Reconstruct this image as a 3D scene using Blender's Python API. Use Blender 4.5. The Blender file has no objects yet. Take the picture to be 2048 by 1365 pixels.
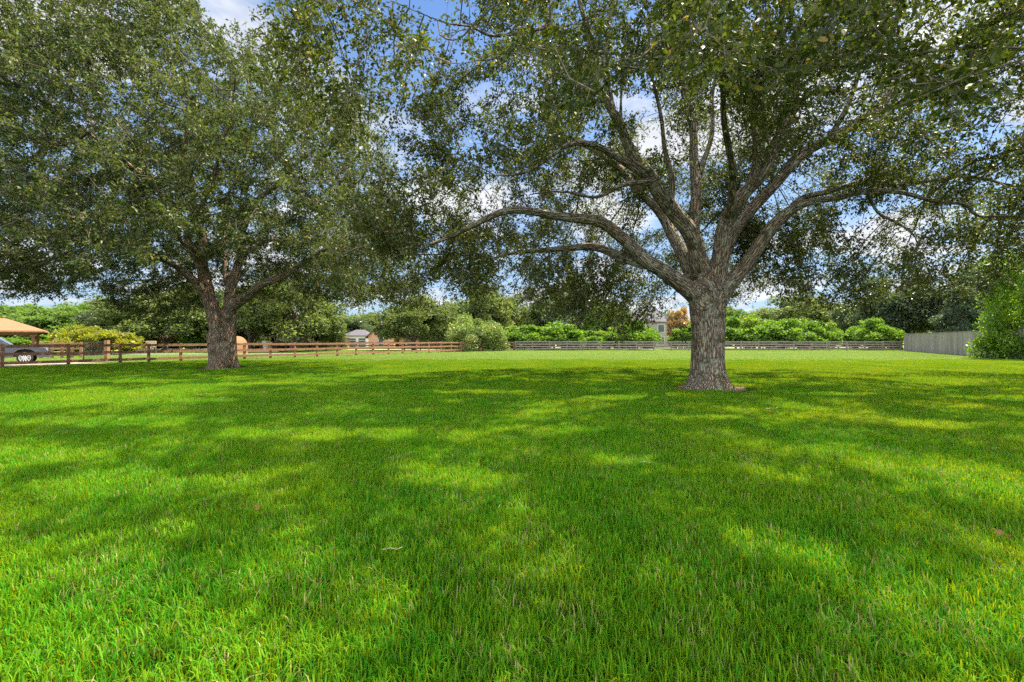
import bpy, bmesh, math, random
import numpy as np
from mathutils import Vector, Matrix, kdtree

# ------------------------------------------------------------------ camera, sky, sun, exposure
scene = bpy.context.scene
rad = math.radians
EYE = 1.6          # eye height
FPX = 920.0        # focal length in pixels of the 2048 px wide photograph
cam_d = bpy.data.cameras.new('camera')
cam_d.sensor_width = 36.0
cam_d.lens = FPX / 2048 * 36.0
cam_d.shift_y = -2.5 / 2048
cam_d.clip_start = 0.05
cam_d.clip_end = 3000
cam = bpy.data.objects.new('camera', cam_d)
scene.collection.objects.link(cam)
cam.location = (0, 0, EYE)
cam.rotation_euler = (rad(90), 0, 0)
scene.camera = cam

SUN_ELEV = rad(59)
SUN_AZ = rad(60)       # clockwise from +Y (the view direction): ahead and to the right
sun_dir = Vector((math.sin(SUN_AZ) * math.cos(SUN_ELEV), math.cos(SUN_AZ) * math.cos(SUN_ELEV), math.sin(SUN_ELEV)))
sl = bpy.data.lights.new('sun', 'SUN')
sl.energy = 4.1
sl.angle = rad(0.53)
sl.color = (1.0, 0.90, 0.70)
so = bpy.data.objects.new('sun', sl)
scene.collection.objects.link(so)
so.rotation_euler = sun_dir.to_track_quat('Z', 'Y').to_euler()

scene.view_settings.view_transform = 'Standard'
scene.view_settings.look = 'None'
scene.view_settings.gamma = 1.0
scene.view_settings.exposure = 2.02
scene.render.engine = 'CYCLES'
scene.cycles.max_bounces = 10
scene.cycles.diffuse_bounces = 7
scene.cycles.transmission_bounces = 7
scene.cycles.glossy_bounces = 2
scene.cycles.sample_clamp_indirect = 6
scene.cycles.use_denoising = False


class NT:
    """small helper round a node tree"""
    def __init__(self, tree):
        self.t = tree
        self.n = tree.nodes
        self.l = tree.links

    def new(self, typ, **kw):
        nd = self.n.new(typ)
        ins = kw.pop('ins', {})
        for k, v in kw.items():
            setattr(nd, k, v)
        for k, v in ins.items():
            self.set(nd.inputs[k], v)
        return nd

    def set(self, sock, v):
        if isinstance(v, bpy.types.NodeSocket):
            self.l.new(v, sock)
        else:
            if hasattr(sock.default_value, '__len__') and len(sock.default_value) == 4 and len(v) == 3:
                v = (*v, 1)
            sock.default_value = v

    def math(self, op, a, b=0.0, clamp=False):
        nd = self.n.new('ShaderNodeMath')
        nd.operation = op
        nd.use_clamp = clamp
        self.set(nd.inputs[0], a)
        self.set(nd.inputs[1], b)
        return nd.outputs[0]

    def mix(self, f, a, b, blend='MIX'):
        nd = self.n.new('ShaderNodeMix')
        nd.data_type = 'RGBA'
        nd.blend_type = blend
        self.set(nd.inputs[0], f)
        self.set(nd.inputs[6], a)
        self.set(nd.inputs[7], b)
        return nd.outputs[2]

    def ramp(self, f, stops):
        nd = self.n.new('ShaderNodeValToRGB')
        el = nd.color_ramp.elements
        el[0].position = stops[0][0]
        el[1].position = stops[-1][0]
        for p, c in stops[1:-1]:
            el.new(p)
        for e, (p, c) in zip(sorted(el, key=lambda e: e.position), stops):
            e.color = (*c, 1) if hasattr(c, '__len__') else (c, c, c, 1)
        self.set(nd.inputs[0], f)
        return nd.outputs[0]

    def noise(self, vec, scale, detail=3, rough=0.5, dist=0.0):
        nd = self.n.new('ShaderNodeTexNoise')
        if vec is not None:
            self.l.new(vec, nd.inputs['Vector'])
        nd.inputs['Scale'].default_value = scale
        nd.inputs['Detail'].default_value = detail
        nd.inputs['Roughness'].default_value = rough
        nd.inputs['Distortion'].default_value = dist
        return nd.outputs[0]


# sky
world = bpy.data.worlds.new('World')
scene.world = world
world.use_nodes = True
W = NT(world.node_tree)
W.n.clear()
sky = W.new('ShaderNodeTexSky', sky_type='NISHITA')
sky.sun_disc = False
sky.sun_elevation = SUN_ELEV
sky.sun_rotation = SUN_AZ
sky.altitude = 50
sky.air_density = 1.0
sky.dust_density = 0.6
sky.ozone_density = 2.0
tc = W.new('ShaderNodeTexCoord')
sep = W.new('ShaderNodeSeparateXYZ', ins={0: tc.outputs['Generated']})
zc = W.math('MAXIMUM', sep.outputs[2], 0.02)
zc = W.math('ADD', zc, 0.12)
cu = W.math('DIVIDE', sep.outputs[0], zc)
cv = W.math('DIVIDE', sep.outputs[1], zc)
cvec = W.new('ShaderNodeCombineXYZ', ins={0: cu, 1: cv, 2: 19.0})
n1 = W.noise(cvec.outputs[0], 1.15, 8, 0.56, 0.25)
back = W.math('MULTIPLY', sep.outputs[1], -1.6, True)          # extra bright cloud added out of view behind the viewer, as fill light
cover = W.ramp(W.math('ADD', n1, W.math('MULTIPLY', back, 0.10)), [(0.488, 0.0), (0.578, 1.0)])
n2 = W.noise(cvec.outputs[0], 2.6, 5, 0.5)
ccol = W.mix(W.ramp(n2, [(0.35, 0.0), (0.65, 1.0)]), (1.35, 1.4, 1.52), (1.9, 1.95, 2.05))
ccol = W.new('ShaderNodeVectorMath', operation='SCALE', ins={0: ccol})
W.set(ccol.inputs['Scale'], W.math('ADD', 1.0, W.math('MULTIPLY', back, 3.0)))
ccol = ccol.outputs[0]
hi = W.ramp(sep.outputs[2], [(0.0, 0.55), (0.12, 1.0)])
blue = W.mix(1.0, sky.outputs[0], (0.20, 0.275, 0.355), 'MULTIPLY')
blue = W.mix(W.ramp(sep.outputs[2], [(0.0, 0.8), (0.16, 0.62), (0.42, 0.32), (0.62, 0.05)]), blue, (0.88, 1.12, 1.42))
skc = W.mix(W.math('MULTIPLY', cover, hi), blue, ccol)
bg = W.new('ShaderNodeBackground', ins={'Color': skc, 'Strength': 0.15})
wo = W.new('ShaderNodeOutputWorld', ins={'Surface': bg.outputs[0]})

# ------------------------------------------------------------------ small helpers
rng = np.random.default_rng(7)
random.seed(5)
COL = scene.collection


def P(px, py, d):
    """a point at real distance d seen at a pixel of the photograph"""
    return Vector(((px - 1024) / FPX * d, d, EYE - (py - 680) / FPX * d))


def tag(o, label=None, cat=None, group=None, kind=None):
    if label: o['label'] = label
    if cat: o['category'] = cat
    if group: o['group'] = group
    if kind: o['kind'] = kind
    return o


def empty(name, loc=(0, 0, 0), rz=0.0):
    o = bpy.data.objects.new(name, None)
    COL.objects.link(o)
    o.location = loc
    o.rotation_euler = (0, 0, rz)
    o.empty_display_size = 0.3
    return o


def dup(root, loc, rz=0.0, scale=(1, 1, 1)):
    c = root.copy()
    COL.objects.link(c)
    c.location = loc
    c.rotation_euler = (0, 0, rz)
    c.scale = scale
    for ch in list(root.children):
        k = ch.copy()
        COL.objects.link(k)
        k.parent = c
        for g in list(ch.children):
            h = g.copy()
            COL.objects.link(h)
            h.parent = k
    return c


def mesh_np(name, V, nper, mat, parent=None, rnd=None, smooth=False):
    """V: (N*nper,3) array of loose polygons with nper corners each"""
    me = bpy.data.meshes.new(name)
    nv = len(V)
    nf = nv // nper
    me.vertices.add(nv)
    me.vertices.foreach_set('co', np.ascontiguousarray(V, dtype=np.float32).ravel())
    me.loops.add(nv)
    me.loops.foreach_set('vertex_index', np.arange(nv, dtype=np.int32))
    me.polygons.add(nf)
    me.polygons.foreach_set('loop_start', np.arange(0, nv, nper, dtype=np.int32))
    me.polygons.foreach_set('loop_total', np.full(nf, nper, dtype=np.int32))
    me.update(calc_edges=True)
    if rnd is not None:
        at = me.attributes.new('rnd', 'FLOAT', 'POINT')
        at.data.foreach_set('value', np.repeat(rnd, nper).astype(np.float32))
    me.materials.append(mat)
    o = bpy.data.objects.new(name, me)
    COL.objects.link(o)
    if parent: o.parent = parent
    return o


class MB:
    """collects boxes, bars and tubes, then links them as one mesh object"""
    def __init__(self):
        self.v = []
        self.f = []
        self.sm = []

    def add(self, vs, fs, smooth=False):
        b = len(self.v)
        self.v += [tuple(x) for x in vs]
        self.f += [tuple(b + i for i in f) for f in fs]
        self.sm += [smooth] * len(fs)

    def box(self, c, s, rz=0.0, rot=None):
        x, y, z = s[0] / 2, s[1] / 2, s[2] / 2
        m = rot if rot is not None else Matrix.Rotation(rz, 3, 'Z')
        vs = [Vector(c) + m @ Vector(p) for p in
              ((-x, -y, -z), (x, -y, -z), (x, y, -z), (-x, y, -z), (-x, -y, z), (x, -y, z), (x, y, z), (-x, y, z))]
        self.add(vs, [(0, 3, 2, 1), (4, 5, 6, 7), (0, 1, 5, 4), (1, 2, 6, 5), (2, 3, 7, 6), (3, 0, 4, 7)])
        return self

    def bar(self, a, b, w, h, up=(0, 0, 1)):
        a, b = Vector(a), Vector(b)
        d = (b - a)
        L = d.length
        d.normalize()
        s = d.cross(Vector(up)).normalized()
        u = s.cross(d)
        m = Matrix((s, d, u)).transposed()
        return self.box((a + b) / 2, (w, L, h), rot=m)

    def tube(self, pts, rs, n=8, cap=True):
        pts = [Vector(p) for p in pts]
        if not hasattr(rs, '__len__'): rs = [rs] * len(pts)
        vs = []
        fr = None
        for i, p in enumerate(pts):
            t = (pts[min(i + 1, len(pts) - 1)] - pts[max(i - 1, 0)]).normalized()
            if fr is None:
                fr = t.orthogonal().normalized()
            else:
                fr = (fr - t * fr.dot(t)).normalized()
            bn = t.cross(fr)
            for k in range(n):
                a = 2 * math.pi * k / n
                vs.append(p + (fr * math.cos(a) + bn * math.sin(a)) * rs[i])
        fs = []
        for i in range(len(pts) - 1):
            for k in range(n):
                fs.append((i * n + k, i * n + (k + 1) % n, (i + 1) * n + (k + 1) % n, (i + 1) * n + k))
        self.add(vs, fs, True)
        if cap:
            self.add(vs[:n], [tuple(range(n))[::-1]])
            self.add(vs[-n:], [tuple(range(n))])
        return self

    def prism(self, outline, axis_a, axis_b, ext, c=(0, 0, 0)):
        """polygon (u,v) in plane axis_a/axis_b extruded by ext"""
        a, b, e, c = Vector(axis_a), Vector(axis_b), Vector(ext), Vector(c)
        n = len(outline)
        v0 = [c + a * u + b * v - e / 2 for u, v in outline]
        v1 = [p + e for p in v0]
        fs = [tuple(range(n)), tuple(range(2 * n - 1, n - 1, -1))]
        fs += [(i, i + n, (i + 1) % n + n, (i + 1) % n) for i in range(n)]
        self.add(v0 + v1, fs)
        return self

    def build(self, name, mat, parent=None, bevel=0.0):
        me = bpy.data.meshes.new(name)
        me.from_pydata(self.v, [], self.f)
        me.polygons.foreach_set('use_smooth', self.sm)
        bm = bmesh.new()
        bm.from_mesh(me)
        bmesh.ops.recalc_face_normals(bm, faces=bm.faces)
        bm.to_mesh(me)
        bm.free()
        me.materials.append(mat)
        o = bpy.data.objects.new(name, me)
        COL.objects.link(o)
        if parent: o.parent = parent
        if bevel:
            m = o.modifiers.new('bevel', 'BEVEL')
            m.width = bevel
            m.segments = 2
            m.limit_method = 'ANGLE'
        return o


# ------------------------------------------------------------------ materials
def newmat(name):
    m = bpy.data.materials.new(name)
    m.use_nodes = True
    t = NT(m.node_tree)
    t.n.clear()
    out = t.new('ShaderNodeOutputMaterial')
    return m, t, out


def plain(name, col, rough=0.7, metal=0.0, var=0.18, scale=6.0, bump=0.0, stretch=None, spec=0.3):
    m, t, out = newmat(name)
    c = t.new('ShaderNodeTexCoord').outputs['Object']
    if stretch:
        mp = t.new('ShaderNodeMapping', ins={'Vector': c, 'Scale': stretch})
        c = mp.outputs[0]
    n = t.noise(c, scale, 5, 0.6)
    k = t.ramp(n, [(0.3, 1 - var), (0.7, 1 + var)])
    cc = t.mix(1.0, col, k, 'MULTIPLY')
    b = t.new('ShaderNodeBsdfPrincipled', ins={'Base Color': cc, 'Roughness': rough, 'Metallic': metal})
    b.inputs['Specular IOR Level'].default_value = spec
    if bump:
        bp = t.new('ShaderNodeBump', ins={'Height': n, 'Distance': bump, 'Strength': 1.0})
        t.set(b.inputs['Normal'], bp.outputs[0])
    t.set(out.inputs[0], b.outputs[0])
    return m


def leafmat(name, dark, light, tint=None, tint_amt=0.06, transl=0.45, rough=0.38, spec=0.5, tcol=None):
    """leaf colour varies from leaf to leaf (attribute rnd)"""
    m, t, out = newmat(name)
    a = t.new('ShaderNodeAttribute', attribute_name='rnd').outputs['Fac']
    pos = t.new('ShaderNodeNewGeometry').outputs['Position']
    big = t.noise(pos, 0.55, 2)
    f = t.math('ADD', t.math('MULTIPLY', a, 0.75), t.math('MULTIPLY', t.math('SUBTRACT', big, 0.5), 0.9), clamp=True)
    c = t.mix(f, dark, light)
    if tint:
        g = t.ramp(a, [(1 - tint_amt - 0.01, 0.0), (1 - tint_amt, 1.0)])
        c = t.mix(g, c, tint)
    b = t.new('ShaderNodeBsdfPrincipled', ins={'Base Color': c, 'Roughness': rough})
    b.inputs['Specular IOR Level'].default_value = spec
    tc_ = t.mix(1.0, c, tcol or (1.5, 1.6, 0.7), 'MULTIPLY')
    tr = t.new('ShaderNodeBsdfTranslucent', ins={'Color': tc_})
    mx = t.new('ShaderNodeMixShader', ins={0: transl, 1: b.outputs[0], 2: tr.outputs[0]})
    t.set(out.inputs[0], mx.outputs[0])
    return m


def barkmat(name, coordattr=None, furrow=(0.035, 0.028, 0.021), ridge=(0.31, 0.262, 0.20), lichen=(0.36, 0.37, 0.28), warm=(0.29, 0.21, 0.135)):
    m, t, out = newmat(name)
    obj = t.new('ShaderNodeTexCoord').outputs['Object']
    if coordattr:
        v = t.new('ShaderNodeAttribute', attribute_name=coordattr).outputs['Vector']
    else:
        v = obj
    n0 = t.noise(v, 3.0, 3, 0.6)
    vv = t.new('ShaderNodeVectorMath', operation='ADD', ins={0: v, 1: t.new('ShaderNodeTexNoise', ins={'Vector': v, 'Scale': 5.0, 'Detail': 3.0}).outputs['Color']})
    vs = t.new('ShaderNodeVectorMath', operation='SCALE', ins={0: vv.outputs[0]})
    vs.inputs['Scale'].default_value = 1.0
    mixv = t.new('ShaderNodeMix', data_type='VECTOR')
    mixv.inputs[0].default_value = 0.16
    t.set(mixv.inputs[4], v)
    t.set(mixv.inputs[5], vs.outputs[0])
    vor = t.new('ShaderNodeTexVoronoi', feature='DISTANCE_TO_EDGE', ins={'Vector': mixv.outputs[1], 'Scale': 17.0})
    fine = t.noise(v, 42.0, 4, 0.65)
    h = t.math('ADD', t.math('MINIMUM', t.math('MULTIPLY', vor.outputs[0], 3.4), 1.0), t.math('MULTIPLY', fine, 0.35))
    k = t.ramp(h, [(0.18, 0.0), (0.80, 1.0)])
    big = t.noise(obj, 1.3, 4, 0.6)
    base = t.mix(t.ramp(big, [(0.4, 0.0), (0.62, 1.0)]), ridge, warm)
    c = t.mix(k, furrow, base)
    ln = t.noise(obj, 4.5, 6, 0.68)
    lf = t.math('MULTIPLY', t.ramp(ln, [(0.53, 0.0), (0.59, 1.0)]), 0.85)
    c = t.mix(lf, c, t.mix(fine, (lichen[0] * 0.6, lichen[1] * 0.6, lichen[2] * 0.5), lichen))
    mo = t.noise(obj, 2.1, 5, 0.65)
    c = t.mix(t.math('MULTIPLY', t.ramp(mo, [(0.56, 0.0), (0.64, 1.0)]), 0.8), c, (0.05, 0.055, 0.02))
    b = t.new('ShaderNodeBsdfPrincipled', ins={'Base Color': c, 'Roughness': 0.9})
    b.inputs['Specular IOR Level'].default_value = 0.15
    bp = t.new('ShaderNodeBump', ins={'Height': h, 'Distance': 0.05, 'Strength': 1.0})
    t.set(b.inputs['Normal'], bp.outputs[0])
    t.set(out.inputs[0], b.outputs[0])
    return m


M = {}
M['bark'] = barkmat('oak bark', 'bark')
M['bark_far'] = barkmat('brown oak bark', 'bark', ridge=(0.36, 0.28, 0.21), warm=(0.42, 0.25, 0.155), lichen=(0.26, 0.25, 0.19))
M['branch'] = plain('branch bark', (0.13, 0.11, 0.08), 0.9, var=0.45, scale=9, bump=0.01)
M['branch_far'] = plain('brown branch bark', (0.11, 0.082, 0.058), 0.9, var=0.4, scale=7)
M['oak_leaf'] = leafmat('oak leaves', (0.026, 0.042, 0.009), (0.125, 0.145, 0.024), (0.24, 0.17, 0.045), 0.035, rough=0.5, spec=0.25, transl=0.38)
M['oak_leaf_far'] = leafmat('left oak leaves', (0.028, 0.047, 0.015), (0.135, 0.165, 0.045), (0.20, 0.16, 0.05), 0.03, rough=0.5, spec=0.28, transl=0.36)
M['bg_oak'] = leafmat('distant oak leaves', (0.060, 0.090, 0.028), (0.18, 0.215, 0.065), None, rough=0.55, spec=0.3)
M['bg_dark'] = leafmat('dark evergreen leaves', (0.035, 0.06, 0.03), (0.11, 0.14, 0.065), None, rough=0.35)
M['bg_green'] = leafmat('green tree leaves', (0.055, 0.11, 0.022), (0.17, 0.25, 0.05), None, rough=0.55, spec=0.3)
M['hedge'] = leafmat('hedge leaves', (0.05, 0.115, 0.014), (0.18, 0.28, 0.035), (0.34, 0.26, 0.06), 0.03, rough=0.55, spec=0.3)
M['yellow_shrub'] = leafmat('yellow green shrub leaves', (0.12, 0.15, 0.016), (0.37, 0.35, 0.035), (0.28, 0.15, 0.07), 0.12)
M['vine'] = leafmat('vine leaves', (0.08, 0.13, 0.03), (0.25, 0.30, 0.08), (0.34, 0.30, 0.2), 0.22)
M['pink_tree'] = leafmat('pinkish brown twigs and seed heads', (0.22, 0.13, 0.07), (0.42, 0.27, 0.17), (0.14, 0.18, 0.05), 0.15)
M['right_tree'] = leafmat('lime green shrub leaves', (0.07, 0.15, 0.012), (0.24, 0.36, 0.022), (0.3, 0.26, 0.04), 0.03)
M['pine'] = leafmat('blue green needles', (0.03, 0.055, 0.032), (0.09, 0.135, 0.07), None, rough=0.6)
M['brown_wood'] = plain('brown fence wood', (0.235, 0.122, 0.07), 0.75, var=0.35, scale=5, stretch=(1, 1, 1), bump=0.003)
M['grey_wood'] = plain('weathered grey wood', (0.175, 0.15, 0.125), 0.85, var=0.4, scale=4, bump=0.003)
M['dark_wood'] = plain('dark brown stained wood', (0.13, 0.065, 0.04), 0.7, var=0.25, scale=5)
M['tan_wood'] = plain('tan wood', (0.27, 0.15, 0.08), 0.75, var=0.3, scale=4)
M['concrete'] = plain('pale concrete', (0.31, 0.26, 0.20), 0.85, var=0.12, scale=2)
M['court'] = plain('pale mint court surface', (0.27, 0.32, 0.28), 0.8, var=0.08, scale=1)
M['white_paint'] = plain('white paint', (0.5, 0.5, 0.49), 0.5, var=0.05)
M['cream'] = plain('cream wall', (0.62, 0.56, 0.46), 0.8, var=0.1, scale=1.5)
M['taupe'] = plain('taupe stucco', (0.22, 0.19, 0.17), 0.85, var=0.1, scale=1.5)
M['grey_roof'] = plain('grey shingles', (0.085, 0.083, 0.10), 0.9, var=0.25, scale=9, stretch=(1, 1, 4))
M['brown_roof'] = plain('brown shingles', (0.09, 0.06, 0.052), 0.9, var=0.25, scale=9, stretch=(1, 1, 4))
M['orange_roof'] = plain('orange tan shingles', (0.23, 0.115, 0.06), 0.9, var=0.22, scale=7, stretch=(1, 1, 3), bump=0.01)
M['glass'] = plain('dark window glass', (0.06, 0.075, 0.09), 0.12, var=0.1, spec=0.8)
M['car_paint'] = plain('grey metallic paint', (0.12, 0.13, 0.16), 0.25, 0.6, var=0.03, spec=0.6)
M['black'] = plain('black rubber', (0.02, 0.02, 0.02), 0.8, var=0.2)
M['chrome'] = plain('bright alloy', (0.75, 0.76, 0.78), 0.3, 0.7, var=0.04)
M['lamp'] = plain('headlight glass', (0.25, 0.26, 0.27), 0.15, var=0.1, spec=0.8)
M['dark_metal'] = plain('dark wire', (0.06, 0.065, 0.07), 0.5, 0.5)
M['orange_paint'] = plain('orange red plastic', (0.72, 0.12, 0.03), 0.5)
M['dead_leaf'] = plain('dry leaf', (0.24, 0.085, 0.05), 0.55, var=0.3, scale=30)
M['pale_leaf'] = plain('pale dry leaf', (0.55, 0.33, 0.19), 0.55, var=0.3, scale=30)
M['twig'] = plain('dry twig', (0.42, 0.33, 0.2), 0.8, var=0.3, scale=30)
M['stone'] = plain('pale stone', (0.5, 0.45, 0.38), 0.8, var=0.2)


def brickmat():
    m, t, out = newmat('red brick')
    c = t.new('ShaderNodeTexCoord').outputs['Object']
    s = t.new('ShaderNodeSeparateXYZ', ins={0: c})
    cc = t.new('ShaderNodeCombineXYZ', ins={0: t.math('ADD', s.outputs[0], s.outputs[1]), 1: s.outputs[2]})
    b = t.new('ShaderNodeTexBrick', ins={'Vector': cc.outputs[0], 'Color1': (0.36, 0.15, 0.085), 'Color2': (0.46, 0.22, 0.13),
                                         'Mortar': (0.42, 0.36, 0.3), 'Scale': 4.5})
    p = t.new('ShaderNodeBsdfPrincipled', ins={'Base Color': b.outputs[0], 'Roughness': 0.85})
    t.set(out.inputs[0], p.outputs[0])
    return m


M['brick'] = brickmat()


def groundmat():
    m, t, out = newmat('turf soil')
    pos = t.new('ShaderNodeNewGeometry').outputs['Position']
    s = t.new('ShaderNodeSeparateXYZ', ins={0: pos})
    n = t.noise(pos, 0.35, 4, 0.6)
    fine = t.noise(pos, 16, 5, 0.7)
    edge = t.math('ADD', s.outputs[1], t.math('MULTIPLY', n, 2.2))
    f = t.ramp(t.math('DIVIDE', edge, 100), [(0.335, 0.0), (0.35, 1.0)])
    near = t.mix(fine, (0.018, 0.03, 0.006), (0.05, 0.10, 0.014))
    pn = t.noise(pos, 0.14, 5, 0.6)
    far = t.mix(t.math('MULTIPLY', pn, 1.0), (0.15, 0.21, 0.05), (0.28, 0.32, 0.09))
    far = t.mix(t.math('MULTIPLY', fine, 0.5), far, (0.16, 0.20, 0.035))
    c = t.mix(f, near, far)
    b = t.new('ShaderNodeBsdfPrincipled', ins={'Base Color': c, 'Roughness': 0.95})
    b.inputs['Specular IOR Level'].default_value = 0.1
    bp = t.new('ShaderNodeBump', ins={'Height': fine, 'Distance': 0.05, 'Strength': 1.0})
    t.set(b.inputs['Normal'], bp.outputs[0])
    t.set(out.inputs[0], b.outputs[0])
    return m


def grassmat(name, base, mid, tip, straw, straw_amt, transl=0.4, tboost=(2.9, 1.3, 0.4)):
    m, t, out = newmat(name)
    a = t.new('ShaderNodeAttribute', attribute_name='rnd').outputs['Fac']
    hgt = t.new('ShaderNodeAttribute', attribute_name='hgt').outputs['Fac']
    pos = t.new('ShaderNodeNewGeometry').outputs['Position']
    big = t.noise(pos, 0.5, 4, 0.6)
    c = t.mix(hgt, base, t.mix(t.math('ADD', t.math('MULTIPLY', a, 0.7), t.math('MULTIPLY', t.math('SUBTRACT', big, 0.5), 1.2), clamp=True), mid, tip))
    patch = t.noise(pos, 2.2, 4, 0.65)
    thr = t.math('ADD', 1 - straw_amt, t.math('MULTIPLY', t.math('SUBTRACT', 0.5, patch), 0.9))
    sf = t.math('GREATER_THAN', a, thr)
    c = t.mix(sf, c, straw)
    b = t.new('ShaderNodeBsdfPrincipled', ins={'Base Color': c, 'Roughness': 0.6})
    b.inputs['Specular IOR Level'].default_value = 0.10
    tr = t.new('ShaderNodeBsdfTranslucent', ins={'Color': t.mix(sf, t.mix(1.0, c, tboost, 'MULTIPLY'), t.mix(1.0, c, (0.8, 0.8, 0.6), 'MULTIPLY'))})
    mx = t.new('ShaderNodeMixShader', ins={0: transl, 1: b.outputs[0], 2: tr.outputs[0]})
    t.set(out.inputs[0], mx.outputs[0])
    return m


M['ground'] = groundmat()
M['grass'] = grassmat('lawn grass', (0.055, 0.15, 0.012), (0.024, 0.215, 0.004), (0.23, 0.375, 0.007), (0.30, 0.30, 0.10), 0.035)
M['pasture'] = grassmat('pasture grass', (0.15, 0.21, 0.05), (0.13, 0.24, 0.04), (0.24, 0.34, 0.07), (0.36, 0.36, 0.17), 0.12, tboost=(1.2, 1.15, 0.6))

# ------------------------------------------------------------------ setting: ground and paving
g = MB()
NX = 40
g.add([(-700, -120, 0), (700, -120, 0), (700, 1300, 0), (-700, 1300, 0)], [(0, 1, 2, 3)])
go = g.build('ground', M['ground'])
tag(go, kind='structure')


def sheet(name, pts, z, mat):
    b = MB()
    b.add([(x, y, z) for x, y in pts], [tuple(range(len(pts)))])
    return tag(b.build(name, mat), kind='structure')


sheet('driveway', [(-70, 27.0), (-31, 27.2), (-26.7, 29.1), (-27.2, 31.3), (-34, 33.2), (-70, 34)], 0.012, M['concrete'])
sheet('court_surface', [(-45, 47.5), (-20.5, 50.5), (-26, 60), (-50, 57)], 0.012, M['court'])

# ------------------------------------------------------------------ grass (uncountable)


def blade_patch(name, size, n, wid, hmin, hmax, lean, mat, seed):
    r = np.random.default_rng(seed)
    x = (r.random(n) - 0.5) * size
    y = (r.random(n) - 0.5) * size
    # tufting: pull part of the blades together
    k = n // 3
    tx = (r.random(n // 25 + 1) - 0.5) * size
    ty = (r.random(n // 25 + 1) - 0.5) * size
    ti = r.integers(0, len(tx), k)
    x[:k] = tx[ti] + r.normal(0, 0.015 * (wid / 0.005), k)
    y[:k] = ty[ti] + r.normal(0, 0.015 * (wid / 0.005), k)
    h = hmin + (hmax - hmin) * r.random(n) ** 1.6
    yaw = r.random(n) * 2 * np.pi
    ln = np.abs(r.normal(lean, 0.27, n))
    dx, dy = np.cos(yaw), np.sin(yaw)
    sx, sy = -dy, dx
    w = wid * (0.6 + 0.8 * r.random(n)) / 2
    b = np.stack([x, y, np.zeros(n)], 1)
    side = np.stack([sx, sy, np.zeros(n)], 1)
    def at_(f, out, up):
        return b + np.stack([dx * h * out * ln, dy * h * out * ln, h * f * np.clip(1.0 - up * ln, 0.25, 1)], 1)
    m1, m2, t1 = at_(.42, .14, .05), at_(.78, .45, .18), at_(1.0, .85, .38)
    wv = w[:, None]
    V = np.stack([b - side * wv, b + side * wv, m1 + side * wv, m1 - side * wv, m2 + side * wv * .7, m2 - side * wv * .7, t1], 1)
    me = bpy.data.meshes.new(name)
    V = V.reshape(-1, 3).astype(np.float32)
    me.vertices.add(len(V))
    me.vertices.foreach_set('co', V.ravel())
    li = (np.arange(n)[:, None] * 7 + np.array([0, 1, 2, 3, 3, 2, 4, 5, 5, 4, 6])[None]).astype(np.int32).ravel()
    me.loops.add(len(li))
    me.loops.foreach_set('vertex_index', li)
    me.polygons.add(n * 3)
    me.polygons.foreach_set('loop_start', (np.arange(n)[:, None] * 11 + np.array([0, 4, 8])[None]).astype(np.int32).ravel())
    me.polygons.foreach_set('loop_total', np.tile(np.array([4, 4, 3], dtype=np.int32), n))
    me.update(calc_edges=True)
    a = me.attributes.new('rnd', 'FLOAT', 'POINT')
    a.data.foreach_set('value', np.repeat(r.random(n), 7).astype(np.float32))
    a = me.attributes.new('hgt', 'FLOAT', 'POINT')
    a.data.foreach_set('value', np.tile(np.array([0, 0, .55, .55, .9, .9, 1], dtype=np.float32), n))
    me.materials.append(mat)
    return bpy.data.objects.new(name, me)


def grass_field(name, pts, protos, label=None, scl=(0.9, 1.15)):
    col = bpy.data.collections.new(name + '_patches')
    for p in protos: col.objects.link(p)
    me = bpy.data.meshes.new(name)
    me.vertices.add(len(pts))
    me.vertices.foreach_set('co', np.ascontiguousarray(pts, dtype=np.float32).ravel())
    o = bpy.data.objects.new(name, me)
    COL.objects.link(o)
    tree = bpy.data.node_groups.new(name, 'GeometryNodeTree')
    tree.interface.new_socket('Geometry', in_out='INPUT', socket_type='NodeSocketGeometry')
    tree.interface.new_socket('Geometry', in_out='OUTPUT', socket_type='NodeSocketGeometry')
    N = NT(tree)
    gi = N.new('NodeGroupInput')
    gout = N.new('NodeGroupOutput')
    ci = N.new('GeometryNodeCollectionInfo', ins={'Collection': col, 'Separate Children': True, 'Reset Children': True})
    rr = N.new('FunctionNodeRandomValue', data_type='FLOAT_VECTOR', ins={'Min': (0, 0, 0), 'Max': (0, 0, 6.283)})
    rs = N.new('FunctionNodeRandomValue', data_type='FLOAT', ins={'Seed': 5})
    rs.inputs[2].default_value = scl[0]
    rs.inputs[3].default_value = scl[1]
    iop = N.new('GeometryNodeInstanceOnPoints', ins={'Points': gi.outputs[0], 'Instance': ci.outputs[0], 'Pick Instance': True})
    N.l.new(rr.outputs[0], iop.inputs['Rotation'])
    cmb = N.new('ShaderNodeCombineXYZ', ins={0: 1.0, 1: 1.0})
    N.l.new(rs.outputs[1], cmb.inputs[2])
    N.l.new(cmb.outputs[0], iop.inputs['Scale'])
    N.l.new(iop.outputs[0], gout.inputs[0])
    m = o.modifiers.new('grass', 'NODES')
    m.node_group = tree
    tag(o, label, kind='stuff')
    return o


def field_pts(y0, y1, step, jit=0.3, xlim=None):
    out = []
    y = y0
    while y < y1:
        half = abs(y) * 1.16 + 7.0
        lo, hi = (-half, half)
        if xlim: lo, hi = xlim(y, lo, hi)
        x = lo
        while x < hi:
            out.append((x + random.uniform(-jit, jit) * step, y + random.uniform(-jit, jit) * step, 0.0))
            x += step
        y += step
    return out


FA = Vector((-28.6, 25.8))      # brown fence, near end, far end direction
FD = Vector((0.547, 0.837))


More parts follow.
